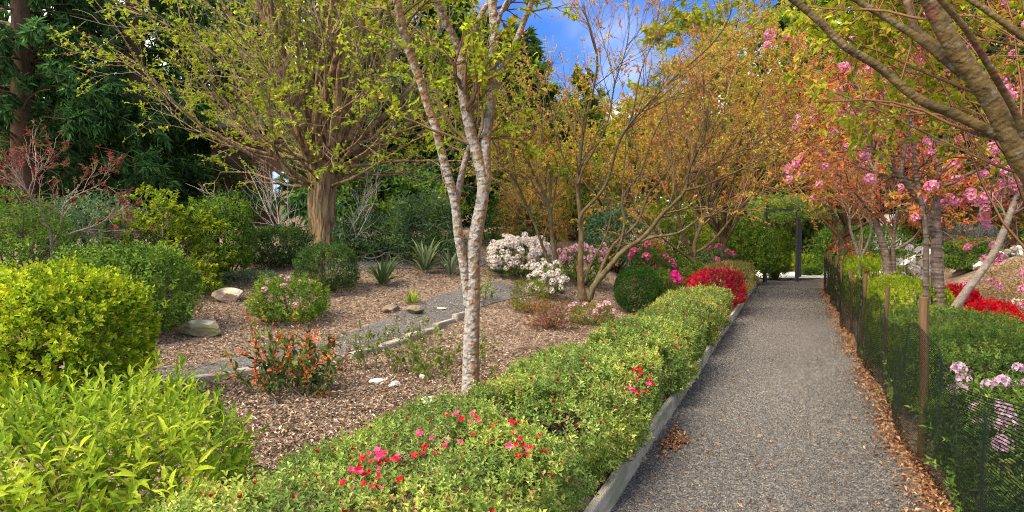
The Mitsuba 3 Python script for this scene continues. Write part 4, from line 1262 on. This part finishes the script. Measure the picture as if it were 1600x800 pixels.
# multi-stemmed maple in the middle
y = 11.6
base = (914, 462)
L_ = [(trace([(912, 470), (908, 449), (907, 405), (908, 361), (905, 321), (903, 280), (905, 258), (912, 202), (925, 146), (933, 88), (920, 39), (912, 5)], y, y + .2, 30), .058, .010)]
for pts, r0, r1, dy in (
        ([(908, 365), (914, 327), (936, 305), (952, 274), (957, 254), (974, 208), (1016, 159), (1055, 120), (1100, 81), (1146, 6)], .045, .010, -.8),
        ([(906, 325), (899, 286), (886, 258), (872, 225), (862, 180), (858, 140)], .022, .006, -.5),
        ([(904, 285), (915, 257), (948, 195), (961, 130), (977, 81), (983, 42), (980, 0)], .030, .008, .5),
        ([(961, 130), (950, 90), (940, 55), (934, 20)], .012, .005, .4),
        ([(974, 208), (990, 169), (1003, 107), (1026, 58), (1055, 6)], .020, .007, -.3),
        ([(922, 466), (927, 449), (949, 421), (974, 392), (1005, 371), (1036, 333), (1071, 296), (1077, 262), (1102, 212), (1102, 180), (1100, 146), (1097, 104)], .075, .010, -.6),
        ([(1070, 297), (1115, 284), (1149, 269), (1184, 253), (1227, 228), (1262, 205)], .026, .006, -.7),
        ([(1077, 270), (1087, 268), (1134, 247), (1171, 228), (1215, 203), (1250, 180)], .024, .006, .3),
        ([(1003, 377), (1030, 369), (1061, 363), (1092, 343), (1121, 334), (1143, 322), (1171, 297), (1195, 280)], .032, .007, -.5),
        ([(924, 450), (946, 405), (961, 380), (980, 364), (999, 342), (1011, 308), (1030, 283), (1062, 240), (1085, 190)], .045, .009, .7),
        ([(968, 385), (974, 360), (975, 339), (972, 314), (985, 290), (996, 277), (1013, 234), (1029, 195), (1068, 140)], .034, .008, .3),
        ([(914, 440), (921, 417), (936, 389), (949, 361), (953, 321), (946, 302), (940, 270)], .030, .010, .9),
        ([(973, 320), (974, 277), (977, 236), (979, 190), (985, 150)], .018, .006, .4)):
    L_.append((limb_on(L_, pts, dy, 26), r0 * .78, r1 * .8))
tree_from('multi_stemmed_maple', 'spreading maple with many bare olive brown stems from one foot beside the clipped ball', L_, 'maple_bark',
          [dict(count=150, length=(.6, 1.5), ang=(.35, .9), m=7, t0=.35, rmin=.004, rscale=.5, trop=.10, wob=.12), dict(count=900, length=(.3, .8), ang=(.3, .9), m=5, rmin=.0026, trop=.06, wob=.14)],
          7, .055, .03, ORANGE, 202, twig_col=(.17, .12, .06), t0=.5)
y = 12.3
L_ = [(trace([(876, 456), (874, 446), (869, 411), (863, 374), (858, 324), (849, 299), (827, 261), (814, 236), (800, 190), (790, 140)], y, y - .3, 26), .055, .010)]
for pts, r0, r1, dy in (([(857, 318), (857, 267), (849, 230), (846, 180), (838, 130)], .026, .007, .3),
                        ([(870, 425), (846, 380), (836, 352), (824, 324), (808, 286), (786, 252), (768, 215), (750, 185)], .032, .008, -.4),
                        ([(846, 380), (856, 350), (866, 310), (872, 262), (878, 215)], .018, .006, .4)):
    L_.append((limb_on(L_, pts, dy, 22), r0, r1))
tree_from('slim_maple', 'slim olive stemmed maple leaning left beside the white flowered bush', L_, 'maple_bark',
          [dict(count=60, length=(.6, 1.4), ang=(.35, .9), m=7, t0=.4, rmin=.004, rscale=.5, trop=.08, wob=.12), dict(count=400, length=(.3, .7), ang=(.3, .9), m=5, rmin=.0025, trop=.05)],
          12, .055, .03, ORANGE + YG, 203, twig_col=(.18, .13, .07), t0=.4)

# slender maple by the crimson mound
y = 14.4
L_ = [(trace([(1084, 458), (1084, 430), (1084, 400), (1087, 375), (1102, 334), (1107, 294), (1107, 240), (1105, 180), (1110, 120)], y, y + .3, 26), .062, .010)]
for pts, r0, r1, dy in (([(1084, 402), (1068, 369), (1059, 331), (1055, 280), (1048, 220), (1040, 160)], .045, .010, -.5),
                        ([(1083, 410), (1068, 397), (1040, 376), (1015, 352), (990, 325)], .030, .008, -.6),
                        ([(1086, 395), (1115, 375), (1143, 341), (1165, 316), (1200, 285), (1240, 262)], .036, .008, -.5),
                        ([(1098, 350), (1118, 306), (1146, 259), (1175, 215), (1205, 160), (1220, 110)], .036, .008, .5),
                        ([(1090, 368), (1085, 320), (1078, 262), (1072, 200), (1076, 140)], .030, .008, .8)):
    L_.append((limb_on(L_, pts, dy, 22), r0, r1))
tree_from('slender_maple', 'maple on a single slender trunk rising beside the crimson mound, with tawny orange twigs', L_, 'maple_bark',
          [dict(count=130, length=(.9, 2.1), ang=(.35, 1.0), m=7, t0=.3, rmin=.005, rscale=.5, trop=.03, wob=.12), dict(count=700, length=(.4, 1.0), ang=(.3, .9), m=5, rmin=.003, trop=.02)],
          22, .070, .036, ORANGE + [((.46, .44, .07), 3)], 204, twig_col=(.30, .18, .10), t0=.3)


def grown(name, label, px, Y, top, wide, bark, seed, fork=.3, nl=14, elev=(35, 80), r0=.16, lv=((70, .25), (600, .12)), per=8, L=.06, W=.03, pal=ORANGE, twig_col=(.2, .13, .07), curl=.05, cat='tree', base=None, lean=(0, 0), **kw):
    """a tree grown from its foot px at Y metres; top: where its top is in the photograph; wide: its crown in pixels"""
    rng = np.random.default_rng(seed + 1000)
    g = at(px, 400, Y)
    g[2] = float(H(g[0], Y)) - .1
    ht = at(px, top, Y)[2] - g[2]
    rad = wide / 2 / FPX * Y
    zf = ht * fork
    tl = np.array([g + [lean[0] * k, lean[1] * k, zf * k] for k in np.linspace(0, 1, 8)]) + np.r_[np.zeros((1, 3)), rng.normal(0, .02 * zf, (7, 3)) * [1, 1, 0]]
    limbs = [(curve(tl, 20), r0, r0 * .72)]
    for i in range(nl):
        az, el = i * 2.39996 + rng.uniform(-.3, .3), math.radians(rng.uniform(*elev))
        d = np.array([math.cos(az) * math.cos(el), math.sin(az) * math.cos(el), math.sin(el)])
        # long enough to meet the crown's outline
        k = 1 / math.sqrt((math.cos(el) / rad) ** 2 + (math.sin(el) / (ht - zf)) ** 2) * rng.uniform(.72, 1.0)
        st = tl[-1 - int(rng.integers(0, 3))]
        limbs.append((walk(rng, st[None], d[None], k, 12, .07, curl)[0], r0 * rng.uniform(.32, .5), r0 * .08))
    scale = np.hypot(rad, ht - zf)
    levels = [dict(count=lv[0][0], length=(lv[0][1] * scale * .6, lv[0][1] * scale * 1.3), ang=(.35, 1.0), m=6, t0=.3, rmin=.006, rscale=.45, trop=.03)]
    if len(lv) > 1:
        levels.append(dict(count=lv[1][0], length=(lv[1][1] * scale * .6, lv[1][1] * scale * 1.3), ang=(.3, 1.0), m=5, rmin=.0035, trop=.02))
    return tree_from(name, label, limbs, bark, levels, per, L, W, pal, seed, twig_col=twig_col, cat=cat, **kw)


grown('orange_maple', 'maple with a haze of tawny orange new leaves behind the many-stemmed maple', 962, 17.0, 118, 330, 'maple_bark', 211, .18, 14, (30, 80), .09, ((80, .22), (420, .13)), 26, .085, .045, ORANGE + LIMEMAPLE[:2], (.34, .22, .13))
grown('orange_maple', 'maple with yellow and orange leaves reaching high above the slender maple', 1128, 17.5, -40, 330, 'maple_bark', 212, .2, 16, (40, 85), .11, ((100, .22), (600, .13)), 30, .085, .045, ORANGE + YG, (.32, .21, .12))
grown('russet_maple', 'rust red maple above the far end of the path', 1316, 17.5, 40, 400, 'maple_bark', 213, .3, 16, (15, 75), .10, ((110, .22), (760, .13)), 40, .085, .045, RUSSET, (.32, .17, .11))
grown('orange_maple', 'small rusty maple crown standing left behind the silver trunk', 806, 17.5, 150, 200, 'maple_bark', 214, .25, 12, (30, 80), .10, ((80, .22), (600, .12)), 22, .085, .045, ORANGE + YG, (.3, .2, .11))

# the great furrowed trunk with its fan of limbs
Y = 14.2
g = at(505, 395, Y)
g[2] = float(H(g[0], Y)) - .15
rng = np.random.default_rng(220)
zt = at(505, 262, Y)[2]
tl = curve(np.array([[g[0], Y, g[2]], [g[0] + .03, Y, g[2] + .6], [g[0] - .02, Y, (g[2] + zt) / 2], [g[0], Y, zt - .3], [g[0], Y, zt + .25]]), 26)
L_ = [(tl, .275, .30)]
for i in range(34):
    az, el = i * 2.39996, math.radians(rng.uniform(48, 86))
    d = np.array([math.cos(az) * math.cos(el), math.sin(az) * math.cos(el), math.sin(el)])
    st = tl[-1 - int(rng.integers(0, 5))] + np.array([math.cos(az), math.sin(az), 0]) * rng.uniform(.08, .26)
    L_.append((walk(rng, st[None], d[None], rng.uniform(4.0, 5.6), 16, .09, .045)[0], rng.uniform(.055, .12), .015))
for i in range(40):
    az, el = i * 2.39996 + 1, math.radians(rng.uniform(4, 42))
    d = np.array([math.cos(az) * math.cos(el), math.sin(az) * math.cos(el), math.sin(el)])
    st = tl[-2 - int(rng.integers(0, 7))] + np.array([math.cos(az), math.sin(az), 0]) * .26
    L_.append((walk(rng, st[None], d[None], rng.uniform(3.2, 5.2), 16, .10, .028)[0], rng.uniform(.022, .045), .007))
tree_from('furrowed_tree', 'broad tree with thick furrowed brown trunk and dense fan of limbs in young leaf', L_, 'furrowed_bark',
          [dict(count=620, length=(.7, 1.9), ang=(.3, .9), m=7, t0=.25, rmin=.006, rscale=.45, trop=.03, wob=.14), dict(count=3200, length=(.3, .9), ang=(.3, 1.0), m=5, rmin=.0032, trop=.02)],
          10, .074, .042, [((.37, .46, .03), 4), ((.28, .39, .03), 3), ((.48, .52, .05), 1.5), ((.50, .30, .07), .4)], 220, twig_col=(.27, .20, .125), sides=14, rough=.05, flute=.05, skip=1, t0=.3)

# pale bare shoots at both sides of the trunk foot
for i, (px, sgn, lab) in enumerate(((532, 1, 'bare pale twiggy shoots on the right of the furrowed trunk'), (452, -1, 'bare pale twiggy shoots on the left of the furrowed trunk'))):
    b = at(px, 372, 13.7)
    b[2] = float(H(b[0], b[1]))
    rng = np.random.default_rng(225 + i)
    st = np.repeat(b[None], 7, 0) + rng.normal(0, .06, (7, 3)) * [1, 1, 0]
    P = walk(rng, st, np.array([sgn * .75, -.1, 1.0]) + rng.normal(0, .35, (7, 3)), rng.uniform(1.5, 2.2, 7), 9, .06, 0)
    R = np.linspace(.017, .006, 9)[None].repeat(7, 0)
    P2, R2 = sprout(rng, P, R, 60, (.3, .9), (.3, .9), rmin=.004)
    P3, R3 = sprout(rng, P2, R2, 110, (.2, .5), (.3, .9), rmin=.003)
    key = thing('bare_shrub', lab, 'shrub')
    m, c = twig_mesh([(P, R), (P2, R2), (P3, R3)], (.42, .37, .33), rng, 4)
    part(key, 'stems', m, 'twig', smooth=True, color=c)

# red tipped shrub with bare stems, far left
y = 9.6
L_ = [(trace([(82, 415), (82, 395), (80, 372), (72, 345), (60, 318)], y, y, 14), .034, .014)]
for pts, r0, r1, dy in (([(82, 378), (95, 350), (100, 320), (118, 296)], .018, .006, .2), ([(76, 352), (52, 315), (30, 280), (10, 258)], .016, .005, -.3), ([(84, 385), (118, 362), (150, 352), (176, 330)], .016, .005, .2),
                        ([(80, 372), (50, 362), (25, 345), (0, 335)], .014, .005, 0), ([(62, 320), (50, 285), (60, 262), (52, 244)], .012, .004, .2), ([(98, 325), (130, 300), (160, 286), (172, 275)], .012, .004, 0)):
    L_.append((limb_on(L_, pts, dy, 14), r0, r1))
tree_from('red_tipped_shrub', 'open shrub with bare pinkish stems and dusky red young leaves on the far left', L_, 'pale_bark',
          [dict(count=60, length=(.3, .8), ang=(.3, .9), m=6, t0=.4, rmin=.003, rscale=.5), dict(count=170, length=(.15, .35), ang=(.3, .9), m=4, rmin=.002, trop=.1)],
          11, .060, .020, [((.26, .05, .055), 3), ((.34, .12, .12), 2), ((.20, .07, .05), 1), ((.16, .2, .06), 1)], 231, twig_col=(.34, .24, .19), t0=.6, cat='shrub', out=1.0)

# layered lime maple left
grown('layered_maple', 'small layered maple with flat tiers of lime green leaves left of the furrowed tree', 262, 11.0, 252, 170, 'pale_bark', 232, .25, 16, (-5, 60), .03, ((90, .25), (520, .13)), 26, .062, .034, LIMEMAPLE + MID[:1], (.2, .16, .1), flatness=1.4)

# ------------------------------------------------------------------ trees on the right
y = 8.5
L_ = [(trace([(1467, 512), (1467, 497), (1465, 440), (1463, 380), (1462, 300), (1465, 262), (1476, 222), (1490, 180), (1500, 130), (1505, 60)], y, y + .2, 34), .082, .024)]
for pts, r0, r1, dy in (([(1461, 372), (1450, 345), (1430, 305), (1410, 280), (1380, 250), (1362, 232), (1352, 200), (1345, 160), (1325, 110)], .045, .012, -.5),
                        ([(1449, 505), (1447, 450), (1447, 400), (1446, 355), (1440, 318), (1432, 270), (1425, 210), (1418, 150)], .042, .014, -.35),
                        ([(1408, 282), (1412, 245), (1418, 205), (1415, 160), (1420, 110)], .026, .010, .3),
                        ([(1459, 295), (1435, 285), (1405, 276), (1360, 268), (1325, 250), (1290, 240)], .018, .006, -.3),
                        ([(1466, 292), (1500, 280), (1530, 265), (1570, 258), (1615, 240)], .026, .009, -.5),
                        ([(1467, 270), (1500, 250), (1530, 225), (1556, 190), (1590, 150)], .030, .010, .5),
                        ([(1463, 270), (1450, 255), (1430, 238), (1405, 215), (1395, 190)], .018, .007, .5),
                        ([(1468, 255), (1462, 215), (1455, 165), (1460, 110), (1450, 50)], .028, .010, -.4),
                        ([(1470, 245), (1510, 255), (1560, 238), (1610, 225)], .018, .007, .6)):
    L_.append((limb_on(L_, pts, dy, 22), r0, r1))
BRONZE = [((.58, .20, .09), 3), ((.62, .30, .10), 3), ((.50, .42, .07), 1.5)]
tree_from('cherry_tree', 'flowering cherry with banded grey brown trunk and pink blossom behind the nearest stake', L_, 'cherry_bark',
          [dict(count=110, length=(.5, 1.3), ang=(.4, 1.0), m=7, t0=.4, rmin=.005, rscale=.5, trop=.02), dict(count=520, length=(.2, .6), ang=(.3, 1.0), m=5, rmin=.003, trop=-.02)],
          14, .065, .034, BRONZE, 241, twig_col=(.18, .11, .08), blooms='cherry', nb=150, bscale=(.55, 1.1), sides=14)

y = 9.3
L_ = [(trace([(1476, 506), (1484, 494), (1510, 455), (1545, 408), (1565, 370), (1582, 325), (1602, 285), (1640, 240), (1690, 200)], y - 1.2, y - 1.5, 28), .052, .026)]
for pts, r0, r1, dy in (([(1582, 328), (1608, 312), (1640, 300), (1680, 270)], .024, .010, -.3), ([(1575, 345), (1560, 335), (1540, 345), (1532, 338), (1545, 318), (1570, 312)], .008, .004, .2),
                        ([(1580, 330), (1573, 350), (1571, 372), (1569, 386)], .007, .005, .1), ([(1583, 326), (1588, 350), (1590, 370), (1592, 384)], .007, .005, .1),
                        ([(1600, 290), (1580, 262), (1565, 235), (1545, 215)], .016, .007, .2)):
    L_.append((limb_on(L_, pts, dy, 18), r0, r1))
tree_from('cherry_tree', 'leaning cherry with pale grey trunk and thick pink blossom at the right edge', L_, 'pale_bark',
          [dict(count=50, length=(.35, .9), ang=(.4, 1.1), m=6, t0=.5, rmin=.004, rscale=.5, trop=-.03), dict(count=200, length=(.15, .4), ang=(.3, 1.0), m=5, rmin=.003, trop=-.05)],
          5, .05, .022, BRONZE, 242, twig_col=(.26, .18, .14), blooms='cherry', nb=110, bscale=(.7, 1.15), sides=12)

y = 11.4
L_ = [(trace([(1388, 440), (1385, 405), (1376, 370), (1366, 335), (1367, 290), (1370, 230), (1364, 180), (1368, 120)], y, y, 26), .070, .018)]
for pts, r0, r1, dy in (([(1396, 440), (1396, 395), (1398, 350), (1403, 325), (1408, 290)], .045, .014, -.3), ([(1394, 392), (1420, 378), (1436, 362), (1443, 345), (1450, 318)], .030, .010, -.4),
                        ([(1366, 338), (1350, 318), (1335, 300), (1312, 275), (1290, 262)], .026, .008, -.4), ([(1368, 325), (1392, 300), (1402, 265), (1415, 230)], .028, .009, .4), ([(1368, 270), (1352, 235), (1340, 190), (1330, 150)], .026, .009, .4),
                        ([(1368, 250), (1385, 210), (1395, 165), (1400, 120)], .022, .008, -.3)):
    L_.append((limb_on(L_, pts, dy, 20), r0, r1))
tree_from('cherry_tree', 'forked brown cherry with pink blossom, second from the fence behind the yellow green shrub', L_, 'cherry_bark',
          [dict(count=100, length=(.6, 1.5), ang=(.4, 1.0), m=7, t0=.4, rmin=.005, rscale=.5, trop=.0), dict(count=480, length=(.25, .7), ang=(.3, 1.0), m=5, rmin=.003, trop=-.02)],
          16, .065, .034, BRONZE + RUSSET, 243, twig_col=(.22, .12, .08), blooms='cherry', nb=70, bscale=(.8, 1.25))
y = 13.4
L_ = [(trace([(1342, 428), (1341, 405), (1335, 378), (1328, 355), (1327, 335), (1312, 305), (1300, 270)], y, y, 22), .036, .010)]
for pts, r0, r1, dy in (([(1343, 408), (1354, 385), (1361, 360), (1358, 335), (1350, 300)], .030, .009, -.2), ([(1341, 402), (1347, 380), (1345, 350), (1338, 318), (1330, 290)], .020, .008, .2)):
    L_.append((limb_on(L_, pts, dy, 18), r0, r1))
tree_from('forked_sapling', 'small pale stemmed sapling forked into a cup shape behind the netting', L_, 'pale_bark',
          [dict(count=40, length=(.5, 1.3), ang=(.3, .8), m=6, t0=.5, rmin=.004, rscale=.5, trop=.05), dict(count=240, length=(.25, .6), ang=(.3, .9), m=5, rmin=.003)],
          11, .055, .024, [((.46, .26, .06), 3)] + BRONZE, 244, twig_col=(.40, .24, .13), blooms='cherry', nb=16, bscale=(.8, 1.2))

# the near maple whose trunk leans in from the right
y = 3.5
L_ = [(trace([(1800, 860), (1790, 760), (1762, 600), (1710, 450), (1650, 330), (1600, 256), (1578, 216), (1551, 162), (1517, 111), (1483, 61), (1453, 0), (1425, -70), (1405, -160)], y, y + .15, 48), .082, .037)]
for pts, r0, r1, dy in (
        ([(1592, 245), (1578, 220), (1557, 209), (1524, 194), (1483, 175), (1439, 157), (1409, 135), (1368, 101), (1321, 73), (1287, 40), (1240, 0), (1190, -50)], .030, .018, .35),
        ([(1533, 136), (1507, 118), (1470, 88), (1436, 61), (1395, 34), (1338, 0), (1290, -30)], .026, .015, .5),
        ([(1472, 92), (1453, 64), (1430, 44), (1422, 20), (1416, 0), (1410, -40)], .024, .018, .4),
        ([(1600, 250), (1597, 205), (1568, 142), (1530, 78), (1500, 34), (1470, 0), (1450, -40)], .021, .013, -.35),
        ([(1705, 130), (1650, 80), (1600, 57), (1561, 30), (1517, 0), (1470, -30)], .022, .014, .3),
        ([(1660, 300), (1620, 278), (1581, 267), (1507, 236), (1422, 196), (1372, 172), (1304, 145)], .010, .005, .8),
        ([(1690, 90), (1640, 82), (1600, 74), (1560, 66), (1520, 50)], .012, .006, .8)):
    L_.append((limb_on(L_, pts, dy, 34), r0, r1))
tree_from('olive_maple', 'near maple with smooth olive brown limbs leaning in from the right over the path', L_, 'olive_bark',
          [dict(count=330, length=(.9, 2.8), ang=(.5, 1.3), m=8, t0=.15, rmin=.003, rscale=.20, trop=-.01, wob=.12), dict(count=900, length=(.2, .55), ang=(.3, 1.0), m=5, rmin=.0016)],
          13, .056, .034, LIMEMAPLE + ORANGE[1:2], 251, twig_col=(.20, .10, .05), sides=18, rough=.05, flatness=1.3, out=.7,
          keep=lambda e: (e[:, 1] > 4.2) & (e[:, 2] > 2.1) & (e[:, 0] > .40 * e[:, 1]))

# ------------------------------------------------------------------ the background of trees
def conifer(name, label, px, Y, top, wide, seed, pal, n=150, per=210, L=.29, W=.068, droop=.35, cat='conifer', low=.06):
    rng = np.random.default_rng(seed)
    g = at(px, 400, Y)
    g[2] = float(H(g[0], Y)) - .1
    ht, rad = at(px, top, Y)[2] - g[2], wide / 2 / FPX * Y
    key = thing(name, label, cat)
    tl = curve(np.array([g, g + [.05, 0, ht * .5], g + [0, 0, ht]]), 20)
    part(key, 'trunk', trunk_tube(tl, np.linspace(.035 * ht, .01 * ht, 20), 10, .06), 'dark_bark', smooth=True)
    u = rng.random(n) ** .8
    z = low * ht + u * ht * (.97 - low)
    az = np.arange(n) * 2.39996
    ln = rad * (1 - u ** 1.6 * .85) * rng.uniform(.75, 1.1, n)
    st = np.stack([np.full(n, g[0]), np.full(n, g[1]), g[2] + z], 1)
    P = walk(rng, st, np.stack([np.cos(az), np.sin(az), rng.uniform(.05, .35, n)], 1), ln, 8, .05, -droop * .28)
    R = np.linspace(.05, .012, 8)[None].repeat(n, 0)
    P2, R2 = sprout(rng, P, R, n * 4, (.25 * rad * .5, .25 * rad * 1.1), (.4, 1.0), m=5, rmin=.006, rscale=.4, t0=.2, trop=-.10)
    m, c = twig_mesh([(P, R), (P2, R2)], (.13, .11, .06), rng)
    part(key, 'branches', m, 'twig', smooth=True, color=c, kind='stuff')
    idx = rng.choice(len(P2), n * per // 4)
    put_foliage(key, sprays(rng, P2[idx], 4, L, W, pal, .6, .05, .9, hang=droop), 'young_leaf', name='crown')


CON = [((.085, .21, .065), 4), ((.14, .29, .085), 3), ((.055, .13, .05), 2)]
CON2 = [((.09, .17, .03), 4), ((.15, .24, .045), 3), ((.05, .10, .025), 2)]
conifer('conifer', 'dark conifer with drooping sprays filling the upper left corner', 40, 19., -260, 420, 301, CON)
conifer('conifer', 'dark conifer filling the gap between the two at the upper left', 125, 25., -260, 360, 320, CON, per=110, L=.40, W=.095)
conifer('conifer', 'dark conifer at the very left edge behind the bare red tipped stems', -90, 23., -260, 380, 321, CON)
conifer('conifer', 'second dark conifer behind the left tip of the furrowed tree', 215, 22., -240, 330, 302, CON)
conifer('conifer', 'dark conifer left of the brown house behind the fan of limbs', 305, 31., -260, 360, 322, CON, per=110, L=.40, W=.095)
conifer('conifer', 'dark conifer directly behind the furrowed tree', 400, 27., -200, 330, 303, CON, per=110, L=.40, W=.095)
conifer('conifer', 'dark conifer behind the right limbs of the furrowed tree', 590, 23., -200, 330, 304, CON, per=110, L=.40, W=.095)
conifer('conifer', 'green conifer behind the forked silver trunk', 705, 25., -60, 260, 305, CON2, per=110, L=.40, W=.095)
conifer('conifer', 'olive green conifer with pointed top right of the silver trunk beside the sky', 815, 26., 35, 170, 306, CON2, per=110, L=.40, W=.095)
conifer('conifer', 'tall dark conifer above the far end of the fence', 1245, 36., -120, 220, 307, CON2, per=110, L=.40, W=.095)
conifer('conifer', 'dark conifer behind the blossom at the right edge', 1570, 22., -150, 330, 308, CON, per=110, L=.40, W=.095)
conifer('conifer', 'dark conifer between the two pink blossoming cherries', 1420, 30., -150, 280, 309, CON, per=110, L=.40, W=.095)
grown('tall_tree', 'tall yellow green tree at the top right of the sky', 1130, 30., -110, 260, 'dark_bark', 311, .25, 18, (20, 85), .25, ((120, .2), (700, .12)), 30, .27, .16, YG, (.2, .15, .08))
grown('tall_tree', 'tall light green tree at the top behind the olive limbs', 1330, 27., -130, 300, 'dark_bark', 312, .25, 18, (20, 85), .25, ((120, .2), (700, .12)), 30, .27, .16, LIME + MID, (.2, .15, .08))
grown('tall_tree', 'light green tree at the top right corner', 1520, 26., -130, 300, 'dark_bark', 313, .25, 18, (20, 85), .25, ((120, .2), (700, .12)), 30, .27, .16, LIME + YG, (.2, .15, .08))
grown('broad_tree', 'small green tree below the sky between silver trunk and maple', 900, 26., 120, 170, 'dark_bark', 314, .2, 14, (15, 85), .16, ((90, .2), (500, .12)), 40, .18, .10, CON2 + YG[:1], (.2, .15, .08))
grown('broad_tree', 'yellow green tree rising right below the sky', 1010, 28., 92, 170, 'dark_bark', 315, .2, 14, (15, 85), .16, ((90, .2), (500, .12)), 40, .18, .10, YG + MID, (.2, .15, .08))
grown('broad_tree', 'dark leafy tree behind the arch at the end of the path', 1215, 32., 225, 240, 'dark_bark', 316, .12, 16, (0, 80), .16, ((90, .2), (500, .14)), 36, .20, .11, MID + LIME[:1], (.12, .09, .06))
grown('broad_tree', 'dark leafy tree behind the white shed', 1400, 33., 200, 300, 'dark_bark', 317, .12, 16, (0, 80), .16, ((90, .2), (500, .14)), 46, .20, .11, DARK + MID[:1], (.12, .09, .06))
grown('rusty_tree', 'tree with rust and green leaves behind the leaning grey trunk', 1515, 18., 200, 170, 'dark_bark', 318, .12, 14, (0, 80), .08, ((80, .2), (420, .14)), 30, .11, .06, RUSSET + DARK + YG[:1], (.15, .09, .06))
for i, (px, Y, top, wide, lab) in enumerate(((120, 27., 230, 300, 'dark evergreen bush under the upper left conifers'), (330, 24., 240, 260, 'dark evergreen bush left of the brown house'), (600, 21., 262, 240, 'dark evergreen bush behind the right of the furrowed trunk'),
                                            (700, 24., 220, 240, 'dark evergreen bush behind the silver trunk'), (860, 27., 190, 260, 'dark evergreen bush behind the leaning slim maple'), (1580, 26., 240, 240, 'dark evergreen bush at the far right edge behind the stone wall'))):
    c, rx, ry, h = spot(px - wide / 2, px + wide / 2, top, Y, .8)
    shrub('evergreen_bush', lab, 'shrub', c, rx, ry, h, 1700, 5, .20, .085, DARK + MID + CON, p=2.2, bump=.3, seed=330 + i, layers=.16, stems=8)

# woods that close the view all round
rng = np.random.default_rng(350)
P, N_ = [], []
n = 52000
az = rng.uniform(-1.15, 1.15, n)
ds = rng.uniform(44, 70, n)
crest = 7.0 + 3.5 * vfbm(np.stack([az * 9, az * 0, az * 0], -1), 4, 2)
z = rng.random(n) ** .8 * crest
X, Yd = np.sin(az) * ds, np.cos(az) * ds
g = np.stack([X, Yd, H(X, Yd) * 0 + 1.0 + z], 1)
A = rng.normal(0, 1, (n, 3))
C = palette(rng, DARK + MID + YG[:1], n, .25) * 1.0
m, c = flat(*leaf_geo(g, A, rng.normal(0, .6, (n, 3)) + [0, -.4, .7], rng.uniform(.5, 1.0, n), rng.uniform(.3, .6, n), C))
single('woods', m, 'leaf', 'distant green woods closing the view behind the garden', kind='stuff', color=c)

# ------------------------------------------------------------------ what belongs together
GROUPS = {'azalea_shrub': 'green azalea mounds beside the path', 'conifer': 'dark conifers behind the garden', 'cherry_tree': 'pink flowering cherries right of the path', 'rock': 'rocks lying in the beds',
          'pale_stone': 'small white stones on the mulch', 'leafy_plant': 'low leafy plants near the kerb stones', 'strap_leaved_plant': 'clumps of strap leaves', 'ground_cover': 'low ground cover plants',
          'evergreen_shrub': 'leafy shrubs at the left', 'evergreen_bush': 'dark bushes far behind', 'orange_maple': 'orange leaved maples', 'tall_tree': 'tall light green trees far behind',
          'broad_tree': 'broad trees far behind', 'pink_rhododendron': 'pink flowered rhododendrons', 'white_rhododendron': 'white flowered rhododendrons', 'red_azalea': 'crimson flowered azaleas',
          'golden_shrub': 'yellow green rounded shrubs', 'clipped_hedge': 'clipped hedges beyond the fence', 'photinia': 'shrubs with orange red tips', 'bare_shrub': 'bare pale shoots',
          'yellow_shrub': 'yellow green shrubs behind the maples', 'camellia_shrub': 'glossy camellia shrubs', 'lime_tuft': 'lime green tufts'}
for key in labels:
    stem = key[:-4] if key[-3:].isdigit() else key
    if stem in GROUPS and 'category' in labels[key]:
        labels[key]['group'] = GROUPS[stem]
